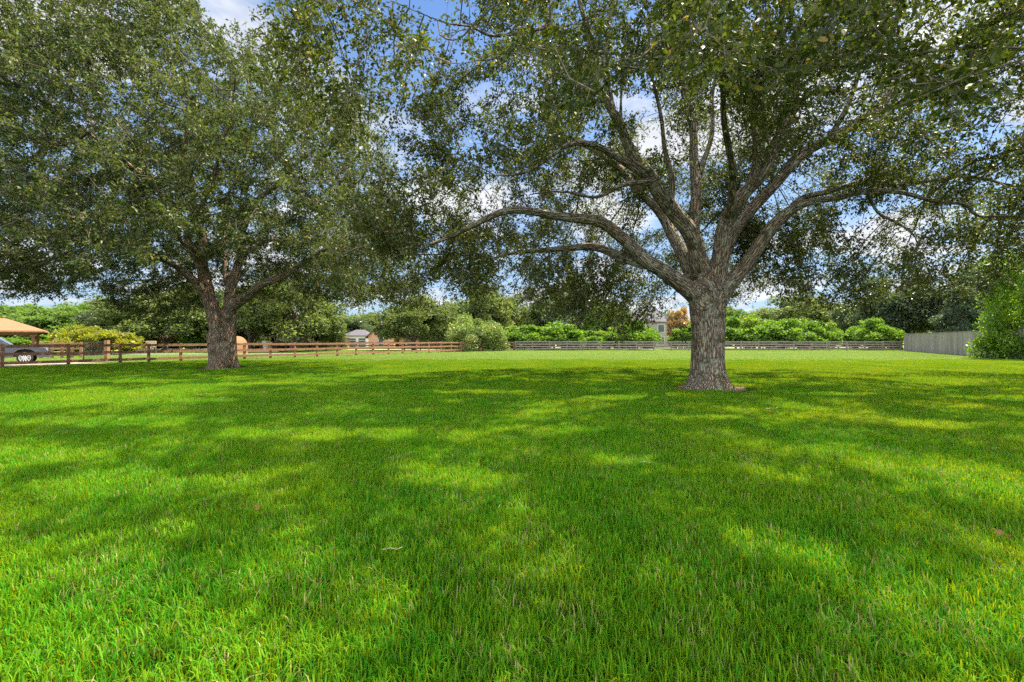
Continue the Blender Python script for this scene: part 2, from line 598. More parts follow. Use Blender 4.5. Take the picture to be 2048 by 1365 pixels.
def left_clip(y, lo, hi):
    # lawn stops at the brown fence line
    xf = FA.x + (y - FA.y) * 0.6535 + 0.3
    return (max(lo, xf) if y > 24.5 else lo), hi


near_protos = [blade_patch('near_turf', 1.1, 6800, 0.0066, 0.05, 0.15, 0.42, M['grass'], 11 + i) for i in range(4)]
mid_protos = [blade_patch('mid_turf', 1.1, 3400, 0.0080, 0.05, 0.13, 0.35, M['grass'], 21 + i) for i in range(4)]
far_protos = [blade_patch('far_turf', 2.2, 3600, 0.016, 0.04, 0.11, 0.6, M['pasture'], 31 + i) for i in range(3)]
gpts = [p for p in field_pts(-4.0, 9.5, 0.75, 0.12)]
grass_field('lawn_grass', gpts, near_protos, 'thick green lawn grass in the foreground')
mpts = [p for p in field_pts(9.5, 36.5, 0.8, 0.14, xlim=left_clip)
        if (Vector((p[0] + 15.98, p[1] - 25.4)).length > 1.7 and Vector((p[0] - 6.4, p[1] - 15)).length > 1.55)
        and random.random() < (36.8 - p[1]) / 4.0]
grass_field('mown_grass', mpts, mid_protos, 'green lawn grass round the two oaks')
fpts = [p for p in field_pts(31.5, 68.5, 1.6, 0.15, xlim=lambda y, lo, hi: (max(lo, -46), min(hi, 62)))
        if random.random() < (p[1] - 31) / 3.5]
grass_field('pasture_grass', fpts, far_protos, 'pale yellow green pasture grass beyond the lawn')

# dirt ring round the main trunk
M['litter'] = plain('reddish leaf litter', (0.11, 0.062, 0.035), 0.95, var=0.5, scale=14, bump=0.02)
for ox, oy, rr0 in ((6.4, 15.0, 1.12), (-15.98, 25.4, 1.3)):
    dr = MB()
    dv = [(ox, oy, 0.012)]
    for i in range(40):
        a = i / 40 * 2 * math.pi
        q = rr0 + 0.14 * math.sin(3 * a + ox) + 0.08 * math.sin(7 * a) + random.uniform(-.03, .03)
        dv.append((ox + q * math.cos(a) * 1.12, oy + q * math.sin(a), 0.012))
    dr.add(dv, [(0, i + 1, (i + 1) % 40 + 1) for i in range(40)])
    tag(dr.build('soil_ring', M['litter']), kind='structure')

# ------------------------------------------------------------------ the big oaks


def catmull(pts, rs, step):
    P_ = [np.array(p) for p in pts]
    P_ = [2 * P_[0] - P_[1]] + P_ + [2 * P_[-1] - P_[-2]]
    R_ = [rs[0]] + list(rs) + [rs[-1]]
    op, orr = [], []
    for i in range(1, len(P_) - 2):
        L = np.linalg.norm(P_[i + 1] - P_[i])
        n = max(1, int(L / step))
        for k in range(n):
            t = k / n
            a, b, c, d = P_[i - 1], P_[i], P_[i + 1], P_[i + 2]
            q = 0.5 * ((2 * b) + (-a + c) * t + (2 * a - 5 * b + 4 * c - d) * t * t + (-a + 3 * b - 3 * c + d) * t ** 3)
            op.append(q)
            orr.append(R_[i] * (1 - t) + R_[i + 1] * t)
    op.append(P_[-2])
    orr.append(R_[-2])
    return np.array(op), np.array(orr)


def ring_tube(V, F, pts, rs, n, flare=None, seed=0):
    r = np.random.default_rng(seed)
    ph = r.random(8) * 6.28
    base = len(V)
    fr = None
    frames = []
    s = 0.0
    for i in range(len(pts)):
        t = pts[min(i + 1, len(pts) - 1)] - pts[max(i - 1, 0)]
        t = t / (np.linalg.norm(t) + 1e-9)
        if fr is None:
            fr = np.cross(t, (0.13, 0.97, 0.2))
        fr = fr - t * fr.dot(t)
        fr /= np.linalg.norm(fr)
        bn = np.cross(t, fr)
        if i: s += np.linalg.norm(pts[i] - pts[i - 1])
        frames.append((fr.copy(), bn, s))
        for k in range(n):
            a = 2 * math.pi * k / n
            q = rs[i] * (1 + 0.05 * math.sin(2 * a + ph[0] + s * .8) + 0.04 * math.sin(3 * a + ph[1] - s * 1.1) + 0.03 * math.sin(5 * a + ph[2] + s * 2.3))
            if flare: q *= flare(a, s)
            V.append(pts[i] + (fr * math.cos(a) + bn * math.sin(a)) * q)
    for i in range(len(pts) - 1):
        for k in range(n):
            F.append((base + i * n + k, base + i * n + (k + 1) % n, base + (i + 1) * n + (k + 1) % n, base + (i + 1) * n + k))
    F.append(tuple(base + k for k in range(n))[::-1])
    F.append(tuple(base + (len(pts) - 1) * n + k for k in range(n)))
    return frames


def make_trunk(name, limbs, mat, parent, voxel, origin, flare):
    """limbs: list of (points, radii) in world space; one smooth skin over all of them"""
    V, F = [], []
    AP, AF = [], []
    for i, (pts, rs) in enumerate(limbs):
        p, r = catmull(pts, rs, 0.14)
        if i > 0:
            rr = np.random.default_rng(i)
            L = len(p)
            amp = np.minimum(np.arange(L) / 12.0, 1)[:, None] * 0.05
            w = np.stack([np.sin(np.arange(L) * f + q) for f, q in zip((.31, .37, .27), rr.random(3) * 6)], 1)
            p = p + w * amp
        fr = ring_tube(V, F, p, r, 28 if i < 2 else 18, flare if i == 0 else None, i)
        for j in range(len(p)):
            AP.append(p[j])
            AF.append((p[j], fr[j][0], fr[j][1], fr[j][2] + i * 7.3))
        limbs[i] = (p, r)
    me = bpy.data.meshes.new(name)
    me.from_pydata([tuple(v) for v in V], [], F)
    tmp = bpy.data.objects.new(name, me)
    COL.objects.link(tmp)
    rm = tmp.modifiers.new('r', 'REMESH')
    rm.mode = 'VOXEL'
    rm.voxel_size = voxel
    sm = tmp.modifiers.new('s', 'SMOOTH')
    sm.factor = 0.6
    sm.iterations = 5
    dg = bpy.context.evaluated_depsgraph_get()
    me2 = bpy.data.meshes.new_from_object(tmp.evaluated_get(dg))
    bpy.data.objects.remove(tmp)
    me2.name = name
    kd = kdtree.KDTree(len(AP))
    for i, p in enumerate(AP): kd.insert(p, i)
    kd.balance()
    nv = len(me2.vertices)
    co = np.empty(nv * 3, np.float32)
    me2.vertices.foreach_get('co', co)
    co = co.reshape(-1, 3)
    bk = np.empty((nv, 3), np.float32)
    for i in range(nv):
        _, j, _ = kd.find(co[i])
        p0, f1, f2, s = AF[j]
        d = co[i] - p0
        u1, u2 = d.dot(f1), d.dot(f2)
        t = np.cross(f1, f2)
        bk[i] = (u1, u2, (s + d.dot(t)) * 0.15)
    # cross section rounded onto its own circle keeps the furrows running along the limb
    at = me2.attributes.new('bark', 'FLOAT_VECTOR', 'POINT')
    at.data.foreach_set('vector', bk.ravel())
    co -= np.array(origin, np.float32)
    me2.vertices.foreach_set('co', co.ravel())
    me2.polygons.foreach_set('use_smooth', [True] * len(me2.polygons))
    me2.materials.clear()
    me2.materials.append(mat)
    me2.update()
    o = bpy.data.objects.new(name, me2)
    COL.objects.link(o)
    o.parent = parent
    return o


def grow(sk_pos, sk_par, att, step, di, dk, iters, seed=0, up=0.0):
    """space colonisation from an existing skeleton"""
    r = np.random.default_rng(seed)
    pos = list(sk_pos)
    par = list(sk_par)
    att = np.array(att)
    d2 = np.full(len(att), 1e9)
    idx = np.zeros(len(att), int)
    new = list(range(len(pos)))
    nchild = {}
    for it in range(iters):
        if new:
            NP = np.array([pos[i] for i in new])
            for c0 in range(0, len(NP), 400):
                blk = NP[c0:c0 + 400]
                D = ((att[:, None, :] - blk[None]) ** 2).sum(2)
                j = D.argmin(1)
                m = D[np.arange(len(att)), j]
                b = m < d2
                d2[b] = m[b]
                idx[b] = np.array(new)[c0 + j[b]]
        keep = d2 > dk * dk
        att, d2, idx = att[keep], d2[keep], idx[keep]
        act = d2 < di * di
        if not act.any(): break
        ids = idx[act]
        PA = np.array(pos)[ids]
        v = att[act] - PA
        v /= np.linalg.norm(v, axis=1)[:, None]
        un, inv = np.unique(ids, return_inverse=True)
        acc = np.zeros((len(un), 3))
        np.add.at(acc, inv, v)
        acc += r.normal(0, 0.25, acc.shape)
        acc[:, 2] += up
        acc /= (np.linalg.norm(acc, axis=1)[:, None] + 1e-9)
        new = []
        for u, dvec in zip(un, acc):
            if nchild.get(u, 0) >= 3: 
                continue
            nchild[u] = nchild.get(u, 0) + 1
            pos.append(pos[u] + dvec * step)
            par.append(int(u))
            new.append(len(pos) - 1)
        if not new: break
    return np.array(pos), np.array(par)


def hex_leaves(C, A, Nn, L, Wd):
    """leaf hexagons: centre base C, axis A, normal Nn"""
    S = np.cross(A, Nn)
    S /= (np.linalg.norm(S, axis=1)[:, None] + 1e-9)
    Nn = np.cross(S, A)
    L = L[:, None]
    Wd = Wd[:, None] / 2
    cup = Nn * L * 0.10
    v = np.stack([C, C + A * L * .30 - S * Wd * .85 + cup, C + A * L * .68 - S * Wd * .8 + cup, C + A * L,
                  C + A * L * .68 + S * Wd * .8 + cup, C + A * L * .30 + S * Wd * .85 + cup], 1)
    return v.reshape(-1, 3)


def unit(v):
    return v / (np.linalg.norm(v, axis=1)[:, None] + 1e-9)


# openings between the boughs through which the sun reaches the lawn: (x, y, half width, half depth) on the ground
LIGHT = np.array([(-3.0, 7.4, 2.3, .55), (-.6, 5.0, 1.0, .4), (-4.2, 4.9, 1.1, .6), (-2.8, 2.7, 1.0, .7), (5.0, 5.0, 1.2, .9), (2.0, 3.4, .6, .35),
                  (2.7, 2.6, .9, .5), (2.4, 12.3, 1.7, .7), (0.7, 7.7, 1.1, .4), (-7.5, 8.5, 2.6, .6), (9, 13, 1.6, .5), (13, 12, 2.2, .6),
                  (-1.2, 13.5, 1.3, .5), (8.5, 20, 1.6, .7), (16, 16, 3, .6), (-6.5, 6, 1.6, .5), (1.2, 5.8, .6, .3), (-9.5, 11.5, 3, .9),
                  (3.5, 9.0, 1.2, .4), (7.5, 8.2, 1.0, .5), (-14, 17, 3, .8), (-20, 15, 3, .8)])


def sunlit(p):
    gx = p[:, 0] - sun_dir.x / sun_dir.z * p[:, 2]
    gy = p[:, 1] - sun_dir.y / sun_dir.z * p[:, 2]
    m = np.zeros(len(p), bool)
    for x, y, a, b in LIGHT * [1, 1, .78, .8]:
        u = ((gx - x) / a) ** 2 + ((gy - y) / b) ** 2
        m |= u < 1 + 0.35 * np.sin(gx * 5.1 + gy * 3.3) + 0.25 * np.sin(gy * 9.0 - gx * 4.0)
    return m


def big_oak(name, base, limbs, att, mats, label, leaf_len, twigs_per, leaves_per, flare, voxel, seed, group=None, step=0.38, tipr=0.0085, twig_len=(0.22, 0.6), thin=0.035, nmin=0):
    root = empty(name, base)
    tag(root, label, 'tree', group)
    O = np.array(base)
    limbs = [list(l) for l in limbs]
    make_trunk('trunk', limbs, mats[0], root, voxel, base, flare)
    # skeleton nodes
    pos, par, fix = [], [], []
    for li, (p, r) in enumerate(limbs):
        st = max(1, int(step / 0.14))
        sel = list(range(0, len(p), st))
        if sel[-1] != len(p) - 1: sel.append(len(p) - 1)
        for k, j in enumerate(sel):
            if k == 0:
                if li == 0:
                    par.append(-1)
                else:
                    Q = np.array(pos)
                    par.append(int(((Q - p[j]) ** 2).sum(1).argmin()))
            else:
                par.append(len(pos) - 1)
            pos.append(p[j])
            fix.append(r[j])
    ns = len(pos)
    pos, par = grow(pos, par, att, step, 3.2, step * 1.5, 90, seed, 0.12)
    n = len(pos)
    # radii by the pipe rule
    rr = np.zeros(n)
    acc = np.zeros(n)
    pw = 2.35
    for i in range(n - 1, -1, -1):
        rr[i] = max(acc[i], tipr ** pw) ** (1 / pw)
        if i < ns: rr[i] = fix[i]
        if par[i] >= 0 and i >= ns: acc[par[i]] += rr[i] ** pw
    for i in range(ns, n):
        rr[i] = min(rr[i], rr[par[i]] * 0.8 if par[i] < ns else rr[par[i]])
    # chains
    ch = [[] for _ in range(n)]
    for i in range(ns, n): ch[par[i]].append(i)
    mb = MB()
    stack = [(i, c) for i in range(ns) for c in ch[i]]
    while stack:
        a, c = stack.pop()
        chain = [a, c]
        while ch[chain[-1]]:
            k = sorted(ch[chain[-1]], key=lambda q: -rr[q])
            for o_ in k[1:]: stack.append((chain[-1], o_))
            chain.append(k[0])
        pts = [pos[q] - O for q in chain]
        rs = [rr[chain[1]]] + [rr[q] for q in chain[1:]]
        rmx = max(rs)
        mb.tube(pts, rs, 8 if rmx > .06 else 6 if rmx > .03 else 4, cap=False)
    # twigs
    r = np.random.default_rng(seed + 1)
    dirs = unit(pos - pos[np.maximum(par, 0)])
    cand = np.where((np.arange(n) >= ns) & (rr < thin))[0]
    cl = noise3(pos[cand], 1.7, seed + 3)
    tn = np.repeat(cand, np.round(twigs_per * np.clip(1.0 + 2.6 * cl, 0.08, 2.5)).astype(int))
    k = len(tn)
    td = unit(dirs[tn] * 0.55 + r.normal(0, 0.75, (k, 3)) + np.array([0, 0, 0.05]))
    tl = twig_len[0] + (twig_len[1] - twig_len[0]) * r.random(k)
    tb = pos[tn] + dirs[tn] * (r.random(k)[:, None] - .5) * step * 1.2
    te = tb + td * tl[:, None]
    te[:, 2] -= 0.06
    ok_ = ~((sunlit(te) | sunlit((tb + te) / 2)) & (r.random(k) < 0.93))
    tb, te, td = tb[ok_], te[ok_], td[ok_]
    k = len(tb)
    # twig strips (3 sided)
    keep = r.random(k) < 0.55
    b, e = tb[keep] - O, te[keep] - O
    s1 = unit(np.cross(e - b, r.normal(0, 1, b.shape)))
    s2 = unit(np.cross(e - b, s1))
    rt = 0.0045
    q1, q2, q3 = s1 * rt, (-0.5 * s1 + .87 * s2) * rt, (-0.5 * s1 - .87 * s2) * rt
    tv = np.concatenate([np.stack([b + x, b + y, e + y * .5, e + x * .5], 1) for x, y in ((q1, q2), (q2, q3), (q3, q1))]).reshape(-1, 3)
    bo = mb.build('branches', mats[1], root)
    mesh_np('twigs', tv, 4, mats[1], root)
    # leaves
    m = leaves_per
    ti = np.repeat(np.arange(k), m)
    f = (r.random(k * m) ** 0.45)[:, None]
    C = tb[ti] * (1 - f) + te[ti] * f + r.normal(0, 0.025, (k * m, 3))
    A = unit(td[ti] * 0.5 + r.normal(0, 0.62, (k * m, 3)) + np.array([0, 0, -0.12]))
    Nn = unit(r.normal(0, 0.6, (k * m, 3)) + np.array([0, 0, 0.8]))
    L = leaf_len * (0.65 + 0.6 * r.random(k * m))
    Vv = hex_leaves(C - O, A, Nn, L, L * (0.42 + .12 * r.random(k * m)))
    rv = np.clip(0.65 * r.random(k * m) + 0.35 * r.random(k)[ti], 0, 1)
    # the odd turning leaf
    od = r.random(k * m) > 0.975
    rv[od] = 1.0
    rv[~od] = np.minimum(rv[~od], 0.955)
    co = mesh_np('crown', Vv, 6, mats[2], root, rv)
    
    return root


def noise3(p, f, seed):
    """cheap value noise for clumping"""
    r = np.random.default_rng(seed)
    out = np.zeros(len(p))
    for _ in range(6):
        k = r.normal(0, 1, 3) * f
        out += np.sin(p @ k + r.random() * 6.28)
    return out / 6


# --- main oak: limbs read off the photograph, each at its own distance
D0 = 15.0
W_ = lambda w, d=15.0: w / 2 * d / FPX * (0.94 if w > 52 else 0.76)


def limb(*pt):
    """pt: (px, py, distance, width in px)"""
    return [np.array(P(a, b, d)) for a, b, d, w in pt], [W_(w, d) for a, b, d, w in pt]


base1 = (6.4, 15.0, 0.0)
main_limbs = [
    limb((1416, 790, 15, 84), (1416, 765, 15, 74), (1415, 720, 15, 69), (1415, 670, 15, 69), (1414, 625, 15, 74), (1412, 585, 15, 74), (1404, 545, 15, 50), (1391, 500, 14.9, 42)),
    # low left limb and its long arm
    limb((1408, 610, 15, 50), (1375, 578, 14.9, 47), (1335, 548, 14.7, 42), (1290, 520, 14.5, 38), (1250, 480, 14.3, 32), (1205, 448, 14.0, 28), (1150, 434, 13.8, 25), (1085, 425, 13.5, 22), (1020, 426, 13.2, 20), (960, 442, 13.0, 17), (900, 470, 12.8, 13), (845, 500, 12.6, 9)),
    limb((1290, 528, 14.6, 30), (1245, 515, 14.9, 26), (1200, 499, 15.3, 22), (1140, 496, 15.7, 18), (1080, 499, 16.0, 14), (1030, 508, 16.2, 10), (985, 520, 16.5, 6)),
    # rear left
    limb((1402, 585, 15.2, 40), (1372, 530, 15.6, 32), (1350, 475, 16.2, 30), (1318, 425, 16.8, 26), (1275, 378, 17.4, 22), (1235, 335, 18.0, 18), (1190, 300, 18.6, 14), (1140, 280, 19.2, 9)),
    # big centre left limb, rising to the top of the picture
    limb((1402, 540, 14.95, 46), (1385, 480, 14.7, 44), (1352, 425, 14.4, 40), (1318, 380, 14.1, 38), (1290, 345, 13.9, 35), (1262, 312, 13.7, 28), (1245, 260, 13.4, 24), (1222, 215, 13.2, 22), (1190, 155, 12.9, 20), (1178, 80, 12.6, 17), (1160, 0, 12.2, 13), (1140, -90, 12, 8)),
    limb((1290, 350, 13.9, 28), (1250, 322, 13.8, 24), (1200, 295, 13.4, 18), (1150, 292, 13.0, 15), (1105, 312, 12.7, 13), (1045, 342, 12.4, 10), (990, 352, 12.1, 7)),
    limb((1192, 165, 12.9, 18), (1148, 103, 12.4, 16), (1110, 62, 12.0, 15), (1085, 52, 11.8, 14), (1050, 66, 11.5, 11), (990, 78, 11.1, 10), (942, 52, 10.8, 9), (884, 38, 10.4, 8), (830, 22, 10.1, 7), (770, 5, 9.8, 6), (700, 0, 9.7, 5), (620, 22, 9.7, 4)),
    limb((1100, 58, 11.9, 11), (1101, 25, 11.8, 10), (1104, -40, 11.6, 7)),
    limb((1226, 220, 13.2, 15), (1214, 150, 13.5, 13), (1213, 70, 13.8, 11), (1230, -10, 14, 8)),
    limb((1244, 262, 13.4, 12), (1241, 200, 13.1, 9), (1240, 130, 12.9, 6)),
    # centre, nearly upright
    limb((1384, 478, 14.7, 40), (1388, 425, 14.9, 31), (1391, 380, 15.1, 27), (1392, 320, 15.3, 23), (1382, 255, 15.5, 20), (1369, 170, 15.7, 17), (1355, 85, 15.9, 14), (1360, 0, 16.1, 11), (1368, -100, 16.2, 7)),
    # right of centre
    limb((1431, 572, 15, 50), (1441, 508, 14.9, 42), (1456, 450, 14.7, 38), (1482, 395, 14.4, 34), (1524, 340, 14.1, 31), (1552, 290, 13.9, 27), (1580, 240, 13.7, 24), (1606, 200, 13.5, 18), (1650, 185, 13.3, 14), (1711, 176, 13.0, 11), (1770, 160, 12.6, 7)),
    limb((1578, 248, 13.7, 16), (1590, 190, 13.4, 13), (1612, 110, 13.0, 10), (1622, 30, 12.7, 8), (1640, -60, 12.4, 6)),
    # long right limb
    limb((1436, 548, 15.3, 34), (1466, 470, 15.6, 30), (1512, 410, 15.8, 29), (1568, 345, 16.0, 29), (1620, 300, 16.1, 28), (1672, 268, 16.0, 25), (1724, 238, 15.9, 22), (1776, 218, 15.7, 20), (1830, 202, 15.5, 16), (1900, 178, 15.2, 12), (1980, 160, 14.9, 8)),
    limb((1766, 220, 15.8, 15), (1778, 190, 15.9, 14), (1790, 165, 16.1, 10), (1800, 120, 16.3, 7)),
    # lowest right limb, arching out to the edge of the picture
    limb((1428, 612, 15, 52), (1448, 582, 15, 46), (1485, 535, 14.9, 40), (1515, 492, 14.8, 36), (1553, 452, 14.7, 33), (1590, 419, 14.6, 24), (1625, 402, 14.5, 19), (1673, 393, 14.4, 16), (1724, 384, 14.3, 15), (1793, 386, 14.2, 14), (1861, 403, 14.0, 12), (1930, 405, 13.8, 11), (1960, 429, 13.7, 10), (2000, 434, 13.6, 9), (2060, 440, 13.4, 7)),
    limb((1562, 445, 14.8, 24), (1600, 402, 15.0, 18), (1645, 383, 15.2, 15), (1700, 370, 15.4, 13), (1770, 368, 15.6, 12), (1861, 360, 15.8, 11), (1930, 356, 16, 10), (2060, 372, 16.2, 7)),
    limb((1735, 386, 14.3, 10), (1757, 425, 14.2, 9), (1793, 446, 14.1, 8), (1827, 478, 14.0, 6), (1838, 512, 13.9, 4)),
    limb((1340, 410, 14.3, 20), (1345, 350, 14.0, 16), (1325, 270, 13.6, 13), (1308, 180, 13.2, 11), (1300, 80, 12.8, 9), (1285, -20, 12.5, 6)),
    limb((1389, 385, 15.1, 18), (1410, 320, 15.4, 15), (1424, 240, 15.8, 12), (1432, 140, 16.2, 10), (1450, 30, 16.5, 7)),
    limb((1500, 372, 14.2, 18), (1512, 310, 13.9, 14), (1510, 220, 13.5, 12), (1528, 120, 13.1, 10), (1545, 10, 12.7, 7)),
    limb((1660, 275, 16.0, 16), (1700, 200, 16.2, 13), (1726, 120, 16.4, 11), (1745, 20, 16.6, 8)),
    limb((1310, 365, 13.95, 18), (1255, 370, 13.5, 14), (1195, 390, 13.0, 11), (1130, 385, 12.6, 9), (1060, 395, 12.2, 6)),
    # towards the viewer and away
    limb((1460, 440, 14.6, 24), (1464, 360, 13.4, 20), (1452, 250, 12.0, 17), (1430, 90, 10.4, 14), (1400, -100, 9.0, 9)),
    limb((1452, 490, 15.4, 24), (1478, 420, 16.8, 20), (1500, 370, 18.2, 16), (1512, 335, 20.0, 11), (1520, 315, 21.5, 7)),
]


def flare1(a, s):
    e = max(0.0, 1 - s / 0.95)
    return 1 + e ** 2.2 * (0.50 + 0.24 * math.sin(3 * a + 0.6) + 0.10 * math.sin(5 * a + 2)) + 0.03 * math.sin(7 * a + s)


def keep_gap(p, gaps, r):
    """thin the crown where the photograph shows sky through it"""
    px = 1024 + FPX * p[:, 0] / np.maximum(p[:, 1], 0.5)
    py = 680 - FPX * (p[:, 2] - EYE) / np.maximum(p[:, 1], 0.5)
    k = np.ones(len(p), bool)
    for (x0, y0, x1, y1, pr) in gaps:
        u = ((px - (x0 + x1) / 2) / ((x1 - x0) / 2)) ** 2 + ((py - (y0 + y1) / 2) / ((y1 - y0) / 2)) ** 2
        k &= ~((u < 1) & (r.random(len(p)) < pr) & (p[:, 1] > 0.5))
    return k, px, py


r = np.random.default_rng(3)
n_att = 26000
q = r.uniform(-1, 1, (n_att, 3))
cx, cy = 7.8, 14.8
A1 = np.stack([cx + q[:, 0] * 13.2, cy + q[:, 1] * 11.8, 8.0 + q[:, 2] * 7.4], 1)
dx_, dy_ = (A1[:, 0] - cx) / 13.2, (A1[:, 1] - cy) / 11.8
rh = np.sqrt(dx_ ** 2 + dy_ ** 2)
top = 3.6 + 11.2 * np.sqrt(np.clip(1 - rh ** 3.4, 0, 1)) + noise3(A1 * [1, 1, 0], 0.5, 1) * 1.4
low = np.interp(rh, [0, .3, .5, .7, .85, 1], [7.2, 6.4, 5.0, 4.0, 3.4, 3.2]) + noise3(A1 * [1, 1, 0], 0.75, 2) * 1.0
ok = (rh < 1) & (A1[:, 2] < top) & (A1[:, 2] > low) & (noise3(A1, 1.15, 4) > -0.32) & (noise3(A1, 0.5, 5) > -0.36)
A1 = A1[ok]
k, px, py = keep_gap(A1, [(395, -60, 560, 112, .97), (660, 170, 830, 260, .7), (740, 255, 900, 325, .85), (1245, 150, 1340, 310, .8), (1480, 350, 1560, 480, .5),
                          (1150, 300, 1290, 400, .35), (1600, 430, 1760, 560, .4), (1660, 400, 1740, 500, .9), (1880, 410, 2010, 470, .8), (1230, 400, 1340, 520, .35), (860, 500, 1000, 640, .3)], r)
front = (A1[:, 1] < 12.5) & (px > 1080) & (px < 1800) & (py > 260)
front |= (A1[:, 1] < 12.5) & (py > 470) & (px > 820)
front |= (A1[:, 1] < 9.5) & (py > 200)
front |= (A1[:, 1] < 11) & (py > 380)
A1 = A1[k & ~front & (A1[:, 1] > 2.6)]
# hanging sprays seen below the crown
def spray(pxr, pyr, dr, n, seed):
    rr_ = np.random.default_rng(seed)
    a = rr_.uniform(0, 1, (n, 3))
    d = dr[0] + (dr[1] - dr[0]) * a[:, 2]
    x = pxr[0] + (pxr[1] - pxr[0]) * a[:, 0]
    y = pyr[0] + (pyr[1] - pyr[0]) * a[:, 1]
    # rounded
    u = ((a[:, 0] - .5) * 2) ** 2 + ((a[:, 1] - .5) * 2) ** 2
    s = u < 1
    return np.stack([(x - 1024) / FPX * d, d, EYE - (y - 680) / FPX * d], 1)[s]
A1 = np.concatenate([A1,
    spray((1480, 1640), (440, 590), (14.5, 17), 170, 1), spray((1590, 1750), (470, 620), (13.5, 16.5), 190, 2),
    spray((1760, 2060), (450, 600), (12.5, 16), 260, 3), spray((1060, 1330), (520, 640), (14.5, 18), 260, 4),
    spray((840, 1120), (470, 590), (13, 16), 300, 5), spray((620, 880), (400, 620), (13.5, 17), 500, 6),
    spray((1180, 1300), (590, 680), (15, 17), 50, 7), spray((505, 800), (-90, 250), (8.8, 12.5), 760, 8), spray((600, 900), (150, 480), (11, 14.5), 500, 9)])
main_oak = big_oak('oak_tree', base1, main_limbs, A1, (M['bark'], M['branch'], M['oak_leaf']),
                   'large spreading oak with thick grey trunk forking low, nearest tree on the lawn', 0.10, 10, 7, flare1, 0.04, 41)

# --- left oak
base2 = (-15.98, 25.4, 0.0)
left_limbs = [
    limb((446, 748, 25.4, 60), (446, 725, 25.4, 53), (446, 695, 25.4, 52.5), (445, 670, 25.4, 52.5), (444, 655, 25.4, 46)),
    limb((437, 672, 25.3, 38), (427, 622, 25.3, 36), (415, 590, 25.2, 33), (407, 548, 25, 27), (405, 500, 24.6, 24), (398, 450, 24.2, 21), (386, 405, 23.8, 18), (376, 350, 23.2, 15), (372, 280, 22.4, 12), (380, 190, 21.4, 8)),
    limb((412, 590, 25.1, 26), (388, 562, 24.6, 22), (362, 540, 24.0, 20), (335, 524, 23.2, 17), (290, 505, 22.2, 13), (230, 490, 21.2, 10), (160, 470, 20, 7)),
    limb((406, 545, 24.9, 20), (384, 500, 24.4, 17), (372, 455, 24.0, 16), (345, 410, 23.2, 14), (300, 366, 22.0, 12), (240, 315, 20.8, 10), (170, 260, 19.4, 7)),
    limb((455, 672, 25.5, 38), (460, 605, 25.6, 30), (470, 550, 25.8, 24), (482, 500, 26, 20), (490, 440, 26, 17), (520, 400, 25.6, 14), (580, 342, 25, 11), (640, 290, 24.4, 7)),
    limb((462, 618, 25.4, 27), (480, 602, 25.1, 25), (515, 578, 24.6, 22), (550, 558, 24.2, 19), (585, 540, 23.8, 17), (625, 516, 23.2, 13), (670, 480, 22.6, 9), (720, 450, 22, 6)),
    limb((464, 590, 25.7, 18), (452, 550, 26.2, 15), (448, 500, 26.8, 13), (455, 430, 27.6, 11), (460, 350, 28.4, 8)),
    limb((476, 530, 25.9, 15), (500, 500, 26.6, 13), (545, 480, 27.6, 11), (600, 470, 28.8, 7)),
    limb((392, 430, 24.1, 13), (420, 380, 23.2, 12), (440, 300, 22.0, 10), (470, 200, 20.6, 7)),
    limb((400, 520, 24.8, 13), (385, 500, 23.0, 12), (360, 480, 21, 10), (340, 440, 19, 7)),
]


def flare2(a, s):
    e = max(0.0, 1 - s / 1.1)
    # two stems grown together: a lengthwise hollow between them
    return 1 + e ** 1.6 * (0.16 + 0.14 * math.sin(3 * a + 1.6) + 0.08 * math.sin(5 * a)) + 0.05 * math.cos(2 * a)


n_att = 44000
q = r.uniform(-1, 1, (n_att, 3))
cx, cy = -18.2, 23.4
A2 = np.stack([cx + q[:, 0] * 13.6, cy + q[:, 1] * 11.2, 11.5 + q[:, 2] * 10], 1)
rh = np.sqrt(((A2[:, 0] - cx) / 13.6) ** 2 + ((A2[:, 1] - cy) / 11.2) ** 2)
top = 4.0 + 15.8 * np.sqrt(np.clip(1 - rh ** 2.3, 0, 1)) + noise3(A2 * [1, 1, 0], 0.5, 11) * 1.6
low = np.interp(rh, [0, .3, .5, .7, .85, 1], [6.6, 5.6, 4.6, 4.0, 3.7, 3.6]) + noise3(A2 * [1, 1, 0], 0.7, 12) * 0.8
ok = (rh < 1) & (A2[:, 2] < top) & (A2[:, 2] > low) & (noise3(A2, 1.0, 14) > -0.42)
A2 = A2[ok]
k, px, py = keep_gap(A2, [(400, -80, 640, 90, .97), (560, 60, 700, 200, .6), (0, 575, 230, 680, .9), (380, 320, 420, 400, .5)], r)
fr3 = (px > 380) & (py < 0.62 * (px - 380) - 15 + 18 * np.sin(px / 21))
fr3 |= (A2[:, 1] < 22.5) & (px > 230) & (px < 650) & (py > 320) & (r.random(len(px)) < .55)
fr2 = (A2[:, 1] < 21) & (px > 310) & (px < 640) & (py > 480)
A2 = A2[k & ~fr2 & ~fr3]
A2 = np.concatenate([A2, spray((200, 400), (540, 640), (25, 30), 260, 21), spray((560, 830), (470, 610), (22, 27), 420, 22), spray((0, 190), (500, 600), (17, 22), 300, 23)])
left_oak = big_oak('oak_tree', base2, left_limbs, A2, (M['bark_far'], M['branch_far'], M['oak_leaf_far']),
                   'broad dense oak with forked brown trunk in front of the brown rail fence', 0.125, 9, 8, flare2, 0.06, 52, step=0.5, tipr=0.009, thin=0.05)


